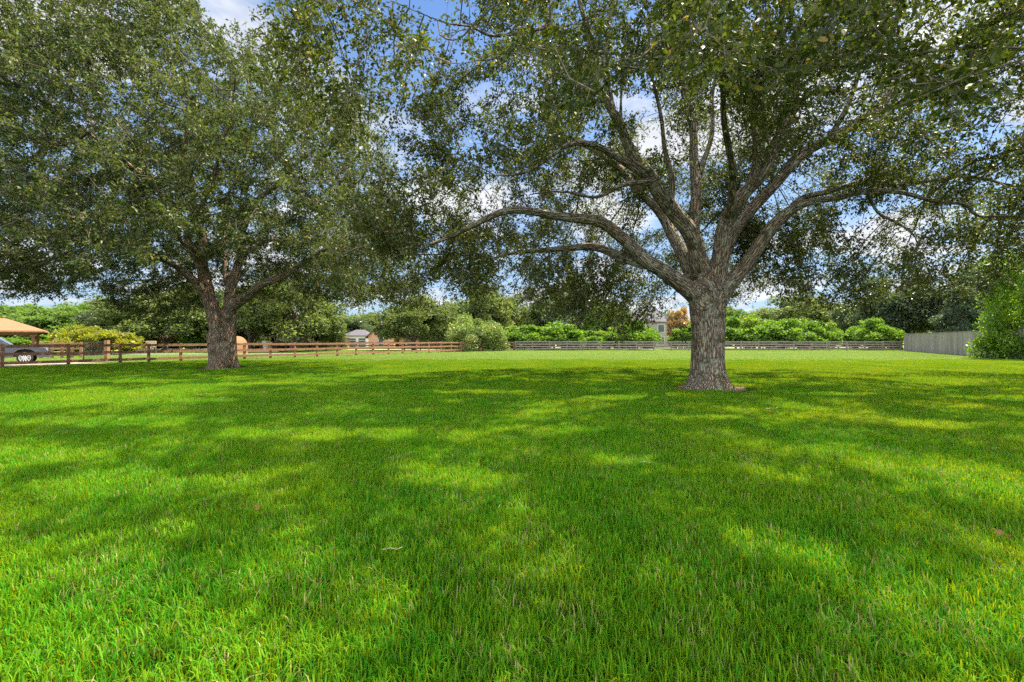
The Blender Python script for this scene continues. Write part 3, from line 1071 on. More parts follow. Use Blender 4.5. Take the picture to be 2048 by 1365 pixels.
# ------------------------------------------------------------------ background trees and shrubs
def clump_tree(name, crown_r, crown_h, z0, n_clump, clump_r, per, leaf, mats, seed, trunk_h=None, trunk_r=0.25, cone=False, flat=0.85, upright=0.0, hang=0.0, vmin=-0.55):
    """a tree or shrub prototype at the origin: tapered trunk with limbs and a crown of leaf clumps"""
    r = np.random.default_rng(seed)
    root = empty(name)
    cs = []
    tries = 0
    while len(cs) < n_clump and tries < 20000:
        tries += 1
        v = r.normal(0, 1, 3)
        v /= np.linalg.norm(v)
        if v[2] < vmin: continue
        sh = 0.45 + 0.55 * r.random() ** 0.5
        if vmin < -0.9 and v[2] < 0: v[:2] /= max(.3, math.hypot(v[0], v[1])) ** .8
        if cone:
            zz = r.random() ** 1.3
            a = r.random() * 6.28
            rad_ = crown_r * (1 - zz) ** 0.8 * (0.4 + .6 * r.random() ** .5)
            c = np.array([math.cos(a) * rad_, math.sin(a) * rad_, z0 + zz * crown_h])
        else:
            lump = 1 + 0.16 * math.sin(3 * math.atan2(v[1], v[0]) + seed) + 0.10 * math.sin(5 * v[2] * 3 + seed)
            c = np.array([v[0] * crown_r * sh * lump, v[1] * crown_r * sh * lump, z0 + crown_h * 0.42 + v[2] * crown_h * 0.56 * sh * lump])
        cs.append(c)
    cs = np.array(cs)
    k = len(cs) * per
    ci = np.repeat(np.arange(len(cs)), per)
    rad_c = clump_r * (0.6 + 0.7 * r.random(len(cs)))
    d = unit(r.normal(0, 1, (k, 3)))
    rr_ = r.random(k) ** 0.45
    C = cs[ci] + d * (rad_c[ci] * rr_)[:, None] * np.array([1, 1, flat])
    A = unit(d * 0.7 + r.normal(0, 0.7, (k, 3)) + np.array([0, 0, upright - hang]))
    Nn = unit(d * 0.6 + r.normal(0, 0.5, (k, 3)) + np.array([0, 0, 0.6]))
    L = leaf * (0.6 + 0.8 * r.random(k))
    S = np.cross(A, Nn)
    S = unit(S)
    wd = (L * 0.28)[:, None]
    Vv = np.stack([C, C + A * L[:, None] * .45 - S * wd, C + A * L[:, None], C + A * L[:, None] * .45 + S * wd], 1).reshape(-1, 3)
    Vv[:, 2] = np.maximum(Vv[:, 2], 0.02)
    rv = np.clip(0.55 * r.random(k) + 0.45 * r.random(len(cs))[ci], 0, 0.999)
    mesh_np('crown' if trunk_h else 'foliage', Vv, 4, mats[1], root, rv)
    tb = MB()
    th = trunk_h if trunk_h else z0 + crown_h * 0.3
    tb.tube([(0, 0, -0.05), (0.02, 0.01, 0.25), (0.05, 0, th * .6), (0.0, 0.06, th), (0.05, 0, th + crown_h * 0.35)],
            [trunk_r * 1.5, trunk_r * 1.1, trunk_r * .9, trunk_r * .75, trunk_r * .3], 8)
    for i in r.choice(len(cs), min(len(cs), 9), replace=False):
        c = cs[i]
        s = Vector((0.03, 0.03, th * (0.55 + 0.4 * r.random())))
        m_ = (s + Vector(c)) / 2 + Vector((0, 0, 0.25))
        tb.tube([s, m_, c], [trunk_r * .45, trunk_r * .28, trunk_r * .1], 5, cap=False)
    tb.build('trunk' if trunk_h else 'stems', mats[0], root)
    return root


def place(root, px, d, sx, sz, rz, label, cat, group, used=set()):
    loc = ((px - 1024) / FPX * d, d, 0)
    if root.name in used:
        o = dup(root, loc, rz, (sx, sx, sz))
    else:
        used.add(root.name)
        o = root
        o.location = loc
        o.rotation_euler = (0, 0, rz)
        o.scale = (sx, sx, sz)
    tag(o, label, cat, group)
    return o


BR = M['branch_far']
pA = clump_tree('distant_oak', 5.0, 8.0, 1.6, 75, 1.25, 330, 0.34, (BR, M['bg_oak']), 101, 2.6, 0.32)
pB = clump_tree('distant_oak', 5.0, 8.0, 1.2, 80, 1.15, 330, 0.34, (BR, M['bg_oak']), 102, 2.4, 0.3)
pD = clump_tree('dark_evergreen', 4.2, 8.5, 0.9, 75, 1.15, 340, 0.30, (BR, M['bg_dark']), 103, 2.0, 0.28)
pG = clump_tree('green_tree', 4.6, 8.5, 0.9, 80, 1.15, 330, 0.36, (BR, M['bg_green']), 104, 2.0, 0.28)
TG = 'trees beyond the fences'
HT = 9.7   # approximate prototype height
bg_list = [
    # proto, px, d, half width m, top py, label
    (pG, -30, 72, 8.5, 598, 'bright green woodland tree behind the orange roofed pavilion, cut by the left picture edge'),
    (pG, 66, 80, 8.5, 606, 'green woodland tree rising right behind the pavilion roof tip'),
    (pG, 128, 70, 7.5, 610, 'green woodland tree directly behind the yellow green shrubs'),
    (pG, 196, 78, 8.0, 602, 'green woodland tree above the wire mesh gate'),
    (pD, 262, 62, 6.5, 600, 'dark green tree behind the left end of the low brick court wall'),
    (pA, 330, 58, 7.0, 585, 'big dark oak behind the basketball hoop'),
    (pA, 395, 66, 7.0, 572, 'grey green oak half hidden by the left oak trunk'),
    (pB, 500, 62, 6.5, 575, 'oak just right of the forked brown trunk, over the arched wooden shed'),
    (pA, 585, 60, 7.2, 556, 'oak with drooping crown above the timber play structure'),
    (pB, 652, 66, 2.6, 628, 'oak in front of the low brick house, left of the white garage'),
    (pB, 722, 112, 8.5, 626, 'distant oak rising behind the grey garage roof'),
    (pD, 690, 100, 7.0, 636, 'dark tree behind the left edge of the white garage'),
    (pA, 828, 68, 6.6, 594, 'round oak standing in front of the brick gable house'),
    (pB, 900, 86, 6.8, 604, 'oak behind the vine covered mound, left side'),
    (pA, 962, 84, 8.0, 574, 'tall grey green oak rising behind the vine covered mound'),
    (pB, 1052, 92, 7.5, 604, 'lower oak between two taller oaks, above the bright bushes'),
    (pD, 1142, 84, 7.4, 562, 'tall dark oak left of the house with purple grey roof'),
    (pG, 1218, 76, 4.6, 600, 'slender fresh green tree behind the grey fence, left of the purple grey roof'),
    (pG, 1462, 120, 6.5, 610, 'small green tree showing just right of the nearest oak trunk'),
    (pA, 1590, 112, 12.5, 594, 'wide low oak dome rising behind the clipped hedge'),
    (pB, 1500, 122, 8.0, 620, 'far oak left of the wide oak dome'),
    (pB, 1690, 108, 9.0, 612, 'far oak at the right shoulder of the wide oak dome'),
    (pD, 1742, 86, 6.5, 590, 'dark holly like tree right behind the last hedge bush'),
    (pD, 1800, 77, 6.4, 545, 'tallest dark glossy tree where rail fence meets the grey board wall'),
    (pD, 1872, 74, 6.0, 560, 'dark glossy tree behind the grey board wall'),
    (pD, 2010, 62, 6.5, 500, 'dark tall tree behind the lime green shrub'),
    (pG, 2140, 56, 7.0, 470, 'green tree behind the wall, cut by the right picture edge'),
]
for i, (pr, px_, d_, hw, ty, lab) in enumerate(bg_list):
    hgt = EYE + (680 - ty) / FPX * d_
    wr = {pA: 6.0, pB: 6.0, pD: 5.2, pG: 5.6}[pr]
    place(pr, px_, d_, hw / wr, hgt / HT, (i * 2.4) % 6.28, lab, 'tree', TG)

pPine = clump_tree('blue_green_conifer', 3.4, 8.5, 0.5, 90, 0.8, 300, 0.22, (BR, M['pine']), 110, 2.0, 0.2, cone=True)
place(pPine, 1925, 58, 1.15, (EYE + 105 / FPX * 58) / 9.4, 0.4, 'soft blue green conifer leaning over the grey board wall', 'tree', TG)

# ------------------------------------------------------------------ neighbouring oak standing just outside the right edge of the view
side = clump_tree('side_oak', 8.5, 9.5, 3.6, 150, 1.5, 420, 0.17, (M['branch'], M['oak_leaf']), 77, 4.5, 0.45)
side.location = (28.5, 15.5, 0)
tag(side, 'neighbouring oak just outside the right picture edge, shading the lawn', 'tree')

# far wood closing the horizon: reads as one mass
r = np.random.default_rng(88)
nc = 1500
wx = r.uniform(-260, 260, nc)
hh = 8.5 + 1.8 * np.sin(wx / 17.0) + 1.2 * np.sin(wx / 7.3 + 2)
cw = np.stack([wx, 160 + r.uniform(-6, 6, nc), hh * r.random(nc) ** 0.7], 1)
per = 60
ci = np.repeat(np.arange(nc), per)
d_ = unit(r.normal(0, 1, (nc * per, 3)))
C_ = cw[ci] + d_ * (2.3 * r.random(nc * per) ** .5)[:, None]
C_[:, 2] = np.maximum(C_[:, 2], 0.1)
A_ = unit(d_ + r.normal(0, .7, d_.shape))
S_ = unit(np.cross(A_, unit(r.normal(0, .6, d_.shape) + np.array([0, -.4, .8])))) * 0.28
Vw = np.stack([C_, C_ + A_ * .45 - S_, C_ + A_ * .95, C_ + A_ * .45 + S_], 1).reshape(-1, 3)
fw = mesh_np('far_wood', Vw, 4, M['bg_oak'], None, np.clip(.5 * r.random(nc * per) + .5 * r.random(nc)[ci], 0, .99))
tag(fw, 'far off belt of woodland along the horizon', kind='stuff')

# hedge bushes behind the grey rail fence
hA = clump_tree('hedge_bush', 2.0, 3.0, 0.1, 60, 0.62, 260, 0.26, (BR, M['hedge']), 120, None, 0.08, upright=0.4)
hB = clump_tree('hedge_bush', 2.0, 3.0, 0.1, 60, 0.62, 260, 0.26, (BR, M['hedge']), 121, None, 0.08, upright=0.4)
HG = 'bright green bushes behind the grey rail fence'
hl = [
    (hA, 1372, 73, 1.15, 652, 'small bright bush peeping out just left of the nearest oak trunk'),
    (hB, 1472, 73, 1.9, 636, 'hedge bush touching the right side of the nearest oak trunk'),
    (hA, 1520, 73.5, 1.8, 637, 'second hedge bush right of the nearest oak trunk, below the far oak'),
    (hB, 1566, 73, 1.8, 640, 'hedge bush below the left half of the wide oak dome'),
    (hA, 1600, 73.5, 1.6, 641, 'hedge bush below the right half of the wide oak dome'),
    (hB, 1642, 73, 1.25, 645, 'lower hedge bush just left of the gap in the hedge'),
    (hB, 1750, 70.5, 1.55, 639, 'last hedge bush, next to the grey board wall'),
    (hB, 1048, 71, 1.6, 652, 'leafy bush right beside the vine covered mound'),
    (hA, 1108, 71, 2.0, 648, 'rounded bright bush between the vine mound and the spiky plants'),
    (hB, 1180, 72, 1.6, 662, 'low bush behind the fence under the slender fresh green tree'),
    (hA, 1274, 71, 1.5, 647, 'bright bush in front of the house with purple grey roof'),
    (hB, 1236, 72, 1.2, 655, 'dark leafy bush left of the bright bush before the house'),
]
for i, (pr, px_, d_, hw, ty, lab) in enumerate(hl):
    hgt = EYE + (680 - ty) / FPX * d_
    place(pr, px_, d_, hw, hgt / 3.5, i * 1.7, lab, 'bush', HG)

ysA = clump_tree('crepe_myrtle_shrub', 1.9, 2.7, 0.3, 55, 0.5, 190, 0.24, (BR, M['yellow_shrub']), 130, None, 0.06, upright=0.8)
YG = 'yellow green flowering shrubs beyond the brown fence'
yl = [
    (152, 46, 0.95, 652, 'yellow green shrub nearest the pavilion'),
    (186, 47, 1.1, 656, 'yellow green shrub behind the wire mesh gate'),
    (222, 48, 1.25, 662, 'yellow green shrub with rusty seed heads left of the basketball hoop'),
    (328, 62, 1.15, 667, 'spiky yellow green shrub just right of the basketball hoop'),
    (364, 62, 1.1, 668, 'low reddish tipped shrub right of the spiky shrub'),
]
for i, (px_, d_, hw, ty, lab) in enumerate(yl):
    hgt = EYE + (680 - ty) / FPX * d_
    place(ysA, px_, d_, hw, hgt / 3.3, i * 2.1, lab, 'shrub', YG)
o = place(hA, 406, 60, 1.05, (EYE + 26 / FPX * 60) / 3.5, 2.2, 'round bright green bush touching the left side of the forked brown trunk', 'bush', None)
if 'group' in o: del o['group']

for i, (px_, d_, hw, ty, lab) in enumerate([(-40, 66, 2.4, 655, 'dark bush seen under the pavilion roof, left one'), (30, 66, 2.2, 668, 'bush seen between the two right pavilion posts'), (84, 64, 1.8, 670, 'bush just right of the last pavilion post')]):
    place(hB, px_, d_, hw, (EYE + (680 - ty) / FPX * d_) / 3.5, i * 1.3, lab, 'bush', 'bushes behind the pavilion')
vm = clump_tree('vine_mound', 4.6, 4.6, 0.0, 95, 0.85, 300, 0.24, (BR, M['vine']), 140, None, 0.1, upright=0.2)
place(vm, 948, 64.6, 1.0, (EYE + 48 / FPX * 64) / 5.2, 0.3, 'large vine covered mound swallowing the fence corner', 'bush', None)
pk = clump_tree('pinkish_tree', 1.7, 4.4, 0.8, 60, 0.5, 200, 0.20, (BR, M['pink_tree']), 141, 1.2, 0.1, upright=1.0)
place(pk, 1358, 78, 1.15, (EYE + 68 / FPX * 78) / 5.4, 0.3, 'pinkish brown feathery tree beside the nearest oak trunk', 'tree', None)
rt = clump_tree('lime_green_shrub', 3.9, 6.8, 0.1, 250, 0.95, 300, 0.19, (BR, M['right_tree']), 142, None, 0.14, upright=0.1, vmin=-0.95)
place(rt, 2112, 36, 0.92, (EYE + 215 / FPX * 36) / 7.4, 1.0, 'lime green leafy shrub reaching the ground at the right picture edge', 'shrub', None)

# spiky plants (uncounted leaves, one plant each)


def spiky(px_, d_, h, lab):
    r = np.random.default_rng(int(px_))
    n = 160
    a = r.random(n) * 6.28
    el = 0.3 + r.random(n) * 1.1
    A = np.stack([np.cos(a) * np.cos(el), np.sin(a) * np.cos(el), np.sin(el)], 1)
    C = np.zeros((n, 3)) + r.normal(0, .12, (n, 3)) * [1, 1, 0] + [0, 0, .3]
    S = unit(np.cross(A, [0, 0, 1.0]))
    L = h * (0.7 + .4 * r.random(n))[:, None]
    Vv = np.stack([C - S * .03, C + A * L * .6 - S * .05, C + A * L - [0, 0, .15], C + A * L * .6 + S * .05], 1).reshape(-1, 3)
    o = mesh_np('spiky_plant', Vv, 4, M['hedge'], None, r.random(n) * .6)
    o.location = ((px_ - 1024) / FPX * d_, d_, 0)
    tag(o, lab, 'plant')


ub = clump_tree('dark_bush', 2.2, 2.8, 0.0, 50, 0.7, 220, 0.28, (BR, M['bg_dark']), 150, None, 0.08, upright=0.2, vmin=-0.95)
for i, (px_, lab) in enumerate([(508, 'dark undergrowth bush just right of the arched shed'), (556, 'dark undergrowth bush behind the left part of the play structure'),
                                (604, 'dark undergrowth bush behind the right part of the play structure'), (655, 'dark undergrowth bush in front of the low brick house')]):
    place(ub, px_, 72 + i, 1.15, 0.85, i * 1.9, lab, 'bush', 'dark undergrowth below the drooping oaks')
spiky(1160, 70.6, 2.6, 'spiky palm like plant behind the grey fence beside the rounded bright bush')
spiky(1192, 70.8, 2.3, 'smaller spiky plant behind the grey fence under the slender tree')

# ------------------------------------------------------------------ fences


def fence(name, pts, post_h, rails, rail_h, post_w, mat, label, group=None, rail_t=0.04, side=1, jitter=0.02, slab=None):
    """pts: post positions (x,y); one thing: every post and every rail run between posts its own part"""
    root = empty(name, (pts[0][0], pts[0][1], 0))
    tag(root, label, 'fence', group)
    O = Vector((pts[0][0], pts[0][1], 0))
    proto = None
    for i, p in enumerate(pts):
        b = MB()
        b.box((0, 0, post_h / 2 - .05), (post_w, post_w, post_h + .1))
        if proto is None:
            a = Vector(pts[1]) - Vector(pts[0])
            proto = b.build('post', mat, root, bevel=0.008)
            proto.rotation_euler.z = math.atan2(a.y, a.x)
        else:
            c = proto.copy()
            COL.objects.link(c)
            c.parent = root
            c.location = Vector((p[0], p[1], random.uniform(-jitter, jitter))) - O
            c.rotation_euler = (random.uniform(-.015, .015), random.uniform(-.015, .015), proto.rotation_euler.z)
    for j, z in enumerate(rails):
        b = MB()
        for i in range(len(pts) - 1):
            a, c = Vector((*pts[i], 0)), Vector((*pts[i + 1], 0))
            d = (c - a).normalized()
            nrm = Vector((d.y, -d.x, 0)) * side * (post_w / 2 + rail_t / 2 + .002)
            z0 = z + random.uniform(-jitter, jitter)
            z1 = z + random.uniform(-jitter, jitter)
            b.bar(a - O + nrm + d * .004 + Vector((0, 0, z0)), c - O + nrm - d * .004 + Vector((0, 0, z1)), rail_t, rail_h)
        b.build('rail', mat, root)
    return root


ys = [24.0, 25.8, 28.1, 30.2, 31.5, 33.1, 34.9, 36.8, 38.57, 40.4, 42.2, 44.0, 45.8, 47.6, 49.3, 51.0, 52.8, 54.5, 56.3, 57.9, 59.5, 61.3]
lf = [(-28.6 + (y - 25.8) * .6535, y) for y in ys]
fence('rail_fence', lf, 1.36, [1.24, .78, .30], 0.17, 0.15, M['brown_wood'], 'brown three rail timber fence running back from the left picture edge', rail_t=0.05)
cf = [(-5.4 + i * 1.4, 61.3 + i * 1.2) for i in range(1, 5)]
cf = [(-5.4, 61.35)] + cf
cf[0] = (-5.15, 61.5)
fence('rail_fence', cf, 1.34, [1.22, .78, .30], 0.16, 0.14, M['dark_wood'], 'short dark fence corner under the vine covered mound', rail_t=0.04)
ff = []
x = 0.45
k_ = 0
while x < 53.5:
    ff.append((x, 66.2 - (x - 5) * 0.02))
    x += 2.48
ff.append((55.0, 65.1))
fence('rail_fence', ff, 1.42, [1.30, .97, .64, .30], 0.19, 0.15, M['grey_wood'], 'long weathered grey four rail fence across the back of the pasture', rail_t=0.04, jitter=0.03)
# second fences behind
bf = [((520 + (905 - 520) * t - 1024) / FPX * (60 + 14 * t), 60 + 14 * t) for t in [i / 12 for i in range(13)]]
fence('rail_fence', bf, 1.3, [1.18, .75, .3], 0.14, 0.13, M['dark_wood'], 'thin dark fence behind the brown one, in front of the brick houses')
gf = [((p_ - 1024) / FPX * d_, d_) for p_, d_ in ((82, 38.0), (104, 38.4), (124, 38.8), (144, 39.2), (162, 39.5))]
fence('rail_fence', gf, 1.4, [1.28, .85, .4], 0.13, 0.2, M['tan_wood'], 'sunlit tan fence stretch between pickup truck and wire mesh gate')

# wire mesh gate with its thick post
root = empty('wire_gate', ((167 - 1024) / FPX * 33.5, 33.5, 0), rad(12))
tag(root, 'dark wire mesh gate with grey frame behind the brown fence', 'gate')
b = MB()
for sx in (0, 1.35): b.bar((sx, 0, .05), (sx, 0, 1.45), .06, .06, (0, 1, 0))
for z in (.08, .75, 1.42): b.bar((0.03, 0, z), (1.32, 0, z), .05, .05)
b.build('frame', M['dark_metal'], root)
b = MB()
for i in range(13): b.bar((.08 + i * .1, 0.004, .1), (.08 + i * .1, 0.004, 1.4), .012, .012, (0, 1, 0))
for i in range(13): b.bar((.05, -0.012, .12 + i * .1), (1.3, -0.012, .12 + i * .1), .012, .012)
b.build('mesh', M['dark_metal'], root)
b = MB()
b.box((0, 0, .78), (.24, .24, 1.56))
o = b.build('gate_post', M['tan_wood'], None, .01)
o.location = ((214 - 1024) / FPX * 33.2, 33.2, 0)
tag(o, 'thick tan gate post right of the wire mesh gate', 'post')

# grey board wall on the right
wa, wb = Vector((55.2, 64.8, 0)), Vector((39.0, 34.5, 0))
root = empty('board_wall', wa)
tag(root, 'tall weathered grey board wall running forward on the right', 'wall')
dW = (wb - wa)
LW = dW.length
dW.normalize()
nW = Vector((dW.y, -dW.x, 0))
nb = int(LW / 0.15)


def boardmat():
    m, t, out = newmat('weathered grey boards')
    c = t.new('ShaderNodeTexCoord').outputs['Object']
    mp = t.new('ShaderNodeMapping', ins={'Vector': c, 'Scale': (1, 1, .12)})
    n = t.noise(mp.outputs[0], 1.1, 5, 0.6)
    n2 = t.noise(mp.outputs[0], 14, 3, 0.6)
    c1 = t.mix(t.ramp(n, [(.35, 0.0), (.65, 1.0)]), (0.29, 0.255, 0.225), (0.56, 0.49, 0.42))
    c1 = t.mix(t.math('MULTIPLY', n2, .5), c1, (.2, .18, .16))
    p = t.new('ShaderNodeBsdfPrincipled', ins={'Base Color': c1, 'Roughness': .85})
    t.set(out.inputs[0], p.outputs[0])
    return m


M['boards'] = boardmat()
b = MB()
for i in range(nb):
    c = dW * (i + .5) * LW / nb
    h = 2.38 + .015 * math.sin(i * 2.1)
    b.box(c + Vector((0, 0, h / 2)) + nW * random.uniform(-.006, .006), (LW / nb - .008, .025, h), math.atan2(dW.y, dW.x))
b.build('boards', M['boards'], root)
b = MB()
b.bar(Vector((0, 0, 2.42)), dW * LW + Vector((0, 0, 2.42)), .12, .04)
b.build('cap_board', M['boards'], root)
pp = None
for i in range(0, int(LW / 2.4) + 1):
    if pp is None:
        b = MB()
        b.box((0, 0, 1.1), (.1, .1, 2.2))
        pp = b.build('post', M['boards'], root)
        c = pp
    else:
        c = pp.copy()
        COL.objects.link(c)
        c.parent = root
    c.location = dW * min(i * 2.4 + .1, LW) - nW * .075

# ------------------------------------------------------------------ pavilion


def hip_roof(b, cx, cy, w, d, z0, h, ridge):
    x, y = w / 2, d / 2
    v = [(cx - x, cy - y, z0), (cx + x, cy - y, z0), (cx + x, cy + y, z0), (cx - x, cy + y, z0),
         (cx - ridge / 2, cy, z0 + h), (cx + ridge / 2, cy, z0 + h)]
    b.add(v, [(0, 1, 5, 4), (2, 3, 4, 5), (1, 2, 5), (3, 0, 4), (3, 2, 1, 0)])


root = empty('pavilion', (-58.07, 52.06, 0), rad(42))
tag(root, 'open pavilion with orange tan shingled hip roof on brown posts', 'pavilion')
b = MB()
hip_roof(b, 0, 0, 7.6, 7.0, 2.62, 1.4, 1.2)
b.build('roof', M['orange_roof'], root)
b = MB()
for s in (-1, 1):
    b.box((0, s * 3.52, 2.53), (7.6, .04, .16))
    b.box((s * 3.82, 0, 2.53), (.04, 7.0, .16))
b.build('fascia', M['tan_wood'], root)
b = MB()
for s in (-1, 1):
    b.box((0, s * 2.7, 2.3), (6.2, .18, .28))
    b.box((s * 2.9, 0, 2.29), (.18, 5.3, .26))
b.build('beam', M['dark_wood'], root)
for sx in (-1, 1):
    for sy in (-1, 1):
        b = MB()
        b.box((sx * 2.9, sy * 2.7, 1.08), (.26, .26, 2.16))
        b.box((sx * 2.9, sy * 2.7, .2), (.5, .5, .4))
        b.build('post', M['dark_wood'], root)
        b = MB()
        b.bar((sx * 2.75, sy * 2.7, 1.45), (sx * 2.0, sy * 2.7, 2.15), .1, .1, (0, 1, 0))
        b.build('brace', M['dark_wood'], root)
b = MB()
b.box((0, 0, .06), (8, 7.4, .12))
b.build('slab', M['concrete'], root)

# ------------------------------------------------------------------ pickup truck (faces +x)


def truck():
    root = empty('pickup_truck', (-34.28, 30.33, 0), rad(40))
    tag(root, 'dark grey pickup truck with bright alloy wheels behind the brown fence', 'truck')
    # side profile, x forward, origin under the front axle... front axle at x=+1.6, rear at -2.0
    low = [(2.62, .42), (2.68, .62), (2.66, .92), (2.52, 1.08), (1.2, 1.2), (.85, 1.22), (-3.1, 1.2), (-3.15, .5), (-2.55, .45), (-2.5, .75), (-2.3, .92), (-2.0, .98), (-1.7, .92), (-1.5, .75), (-1.45, .42),
           (1.05, .42), (1.1, .75), (1.3, .92), (1.6, .98), (1.9, .92), (2.1, .75), (2.15, .42)]
    b = MB()
    b.prism(low, (1, 0, 0), (0, 0, 1), (0, 1.86, 0))
    b.build('body', M['car_paint'], root, bevel=.045)
    cabp = [(.95, 1.19), (.2, 1.78), (-.1, 1.84), (-1.1, 1.84), (-1.35, 1.76), (-1.45, 1.19)]
    b = MB()
    b.prism(cabp, (1, 0, 0), (0, 0, 1), (0, 1.6, 0))
    b.build('cab', M['car_paint'], root, bevel=.05)
    b = MB()
    b.prism([(.78, 1.23), (.16, 1.73), (-.4, 1.75), (-.4, 1.23)], (1, 0, 0), (0, 0, 1), (0, 1.62, 0))
    b.build('window', M['glass'], root)
    b = MB()
    b.prism([(-.5, 1.23), (-.5, 1.75), (-1.1, 1.75), (-1.3, 1.7), (-1.36, 1.23)], (1, 0, 0), (0, 0, 1), (0, 1.62, 0))
    b.build('window', M['glass'], root)
    b = MB()
    b.bar((.88, 0, 1.28), (.24, 0, 1.79), 1.4, .02, (1, 0, 1))
    b.build('windshield', M['glass'], root)
    for s in (-1, 1):
        b = MB()
        b.box((.7, s * 1.0, 1.3), (.12, .2, .16))
        b.build('mirror', M['car_paint'], root, .02)
        b = MB()
        b.box((2.55, s * .74, .9), (.26, .3, .17))
        b.build('headlight', M['lamp'], root, .03)
        b = MB()
        b.box((-.6, s * .935, .5), (1.9, .06, .12))
        b.build('sill', M['black'], root)
    b = MB()
    b.box((2.68, 0, .52), (.16, 1.8, .26))
    b.build('bumper', M['car_paint'], root, .04)
    b = MB()
    b.box((2.66, 0, .86), (.08, 1.1, .26))
    b.build('grille', M['black'], root, .02)
    for wx in (1.6, -2.0):
        b = MB()
        b.box((wx, 0, .72), (.98, 1.5, .5))
        b.build('wheel_well', M['black'], root)
    for wx in (1.6, -2.0):
        for s in (-1, 1):
            w = empty('wheel', (wx, s * .86, .39))
            w.parent = root
            b = MB()
            b.tube([(0, -.12, 0), (0, -.1, 0), (0, .1, 0), (0, .12, 0)], [.34, .39, .39, .34], 28)
            b.build('tyre', M['black'], w)
            b = MB()
            y0 = s * .123
            n = 28
            for k in range(n):
                a0, a1 = 2 * math.pi * k / n, 2 * math.pi * (k + 1) / n
                b.bar((.27 * math.cos(a0), y0, .27 * math.sin(a0)), (.27 * math.cos(a1), y0, .27 * math.sin(a1)), .035, .02, (0, 1, 0))
            for k in range(10):
                a = 2 * math.pi * k / 10
                b.bar((.04 * math.cos(a), y0 + s * .006, .04 * math.sin(a)), (.27 * math.cos(a), y0 + s * .006, .27 * math.sin(a)), .055, .02, (0, 1, 0))
            b.tube([(0, y0, 0), (0, y0 + s * .02, 0)], [.06, .05], 12)
            b.build('rim', M['chrome'], w)
    return root


truck()

# ------------------------------------------------------------------ basketball hoop
root = empty('basketball_hoop', ((302 - 1024) / FPX * 50, 50, 0))
tag(root, 'basketball hoop with tan backboard and white net behind the brown fence', 'basketball hoop')
b = MB()
# low set hoop on a pole
b.box((0, 0, 1.12), (1.15, .05, .68))
b.build('backboard', plain('tan backboard', (.55, .43, .27), .6, var=.08), root, .06)
b = MB()
b.box((0, -.032, 1.36), (.95, .012, .05))
b.box((-.45, -.032, 1.14), (.05, .012, .38))
b.box((.45, -.032, 1.14), (.05, .012, .38))
b.build('border', M['tan_wood'], root)
b = MB()
n = 20
for k in range(n):
    a0, a1 = 2 * math.pi * k / n, 2 * math.pi * (k + 1) / n
    b.bar((.23 * math.cos(a0), -.3 + .23 * math.sin(a0), .84), (.23 * math.cos(a1), -.3 + .23 * math.sin(a1), .84), .02, .02)
b.build('rim', M['orange_paint'], root)
b = MB()
for k in range(16):
    for s in (-1, 1):
        a0, a1 = 2 * math.pi * k / 16, 2 * math.pi * (k + s * 1.5) / 16
        b.bar((.22 * math.cos(a0), -.3 + .22 * math.sin(a0), .82), (.11 * math.cos(a1), -.3 + .11 * math.sin(a1), .42), .018, .018)
b.build('net', M['white_paint'], root)
b = MB()
b.tube([(0, .5, 0), (0, .5, .75), (0, .1, 1.1)], .06, 8)
b.build('pole', M['dark_metal'], root)

# low brick wall with pale coping along the court
root = empty('court_wall', ((256 - 1024) / FPX * 58, 58, 0), 0.0)
tag(root, 'long low brick wall with pale coping behind the basketball court', 'wall')
b = MB()
b.box((9.5, 0, .2), (19, .35, .4))
b.build('brickwork', M['brick'], root)
b = MB()
b.box((9.5, 0, .43), (19.1, .45, .06))
b.build('coping', M['white_paint'], root)
root = empty('court_bench', ((262 - 1024) / FPX * 54, 54, 0), 0.0)
tag(root, 'long white bench beside the court left of the basketball hoop', 'bench')
b = MB()
b.box((1.2, 0, .62), (2.6, .4, .07))
b.build('seat', M['white_paint'], root, .01)
for sx in (.2, 2.2):
    b = MB()
    b.box((sx, 0, .29), (.1, .34, .58))
    b.build('leg', M['dark_wood'], root)
kerb = MB()
kerb.bar((-45, 47.3, .06), (-20.5, 50.3, .06), .3, .12)
tag(kerb.build('court_kerb', M['white_paint']), kind='structure')

# arched wooden shed behind the trunk
root = empty('arched_shed', ((464 - 1024) / FPX * 50, 50, 0))
tag(root, 'small arched orange brown timber shed right behind the forked trunk', 'shed')
b = MB()
pts_ = [(-1.1, 0), (1.1, 0), (1.1, .85)] + [(1.1 * math.cos(a), .85 + 1.15 * math.sin(a)) for a in [i * math.pi / 10 for i in range(1, 10)]] + [(-1.1, .85)]
b.prism(pts_, (1, 0, 0), (0, 0, 1), (0, 2.2, 0))
b.build('shell', M['orange_roof'], root)
b = MB()
b.box((0, -1.13, .8), (.8, .04, 1.5))
b.build('door', M['tan_wood'], root, .01)

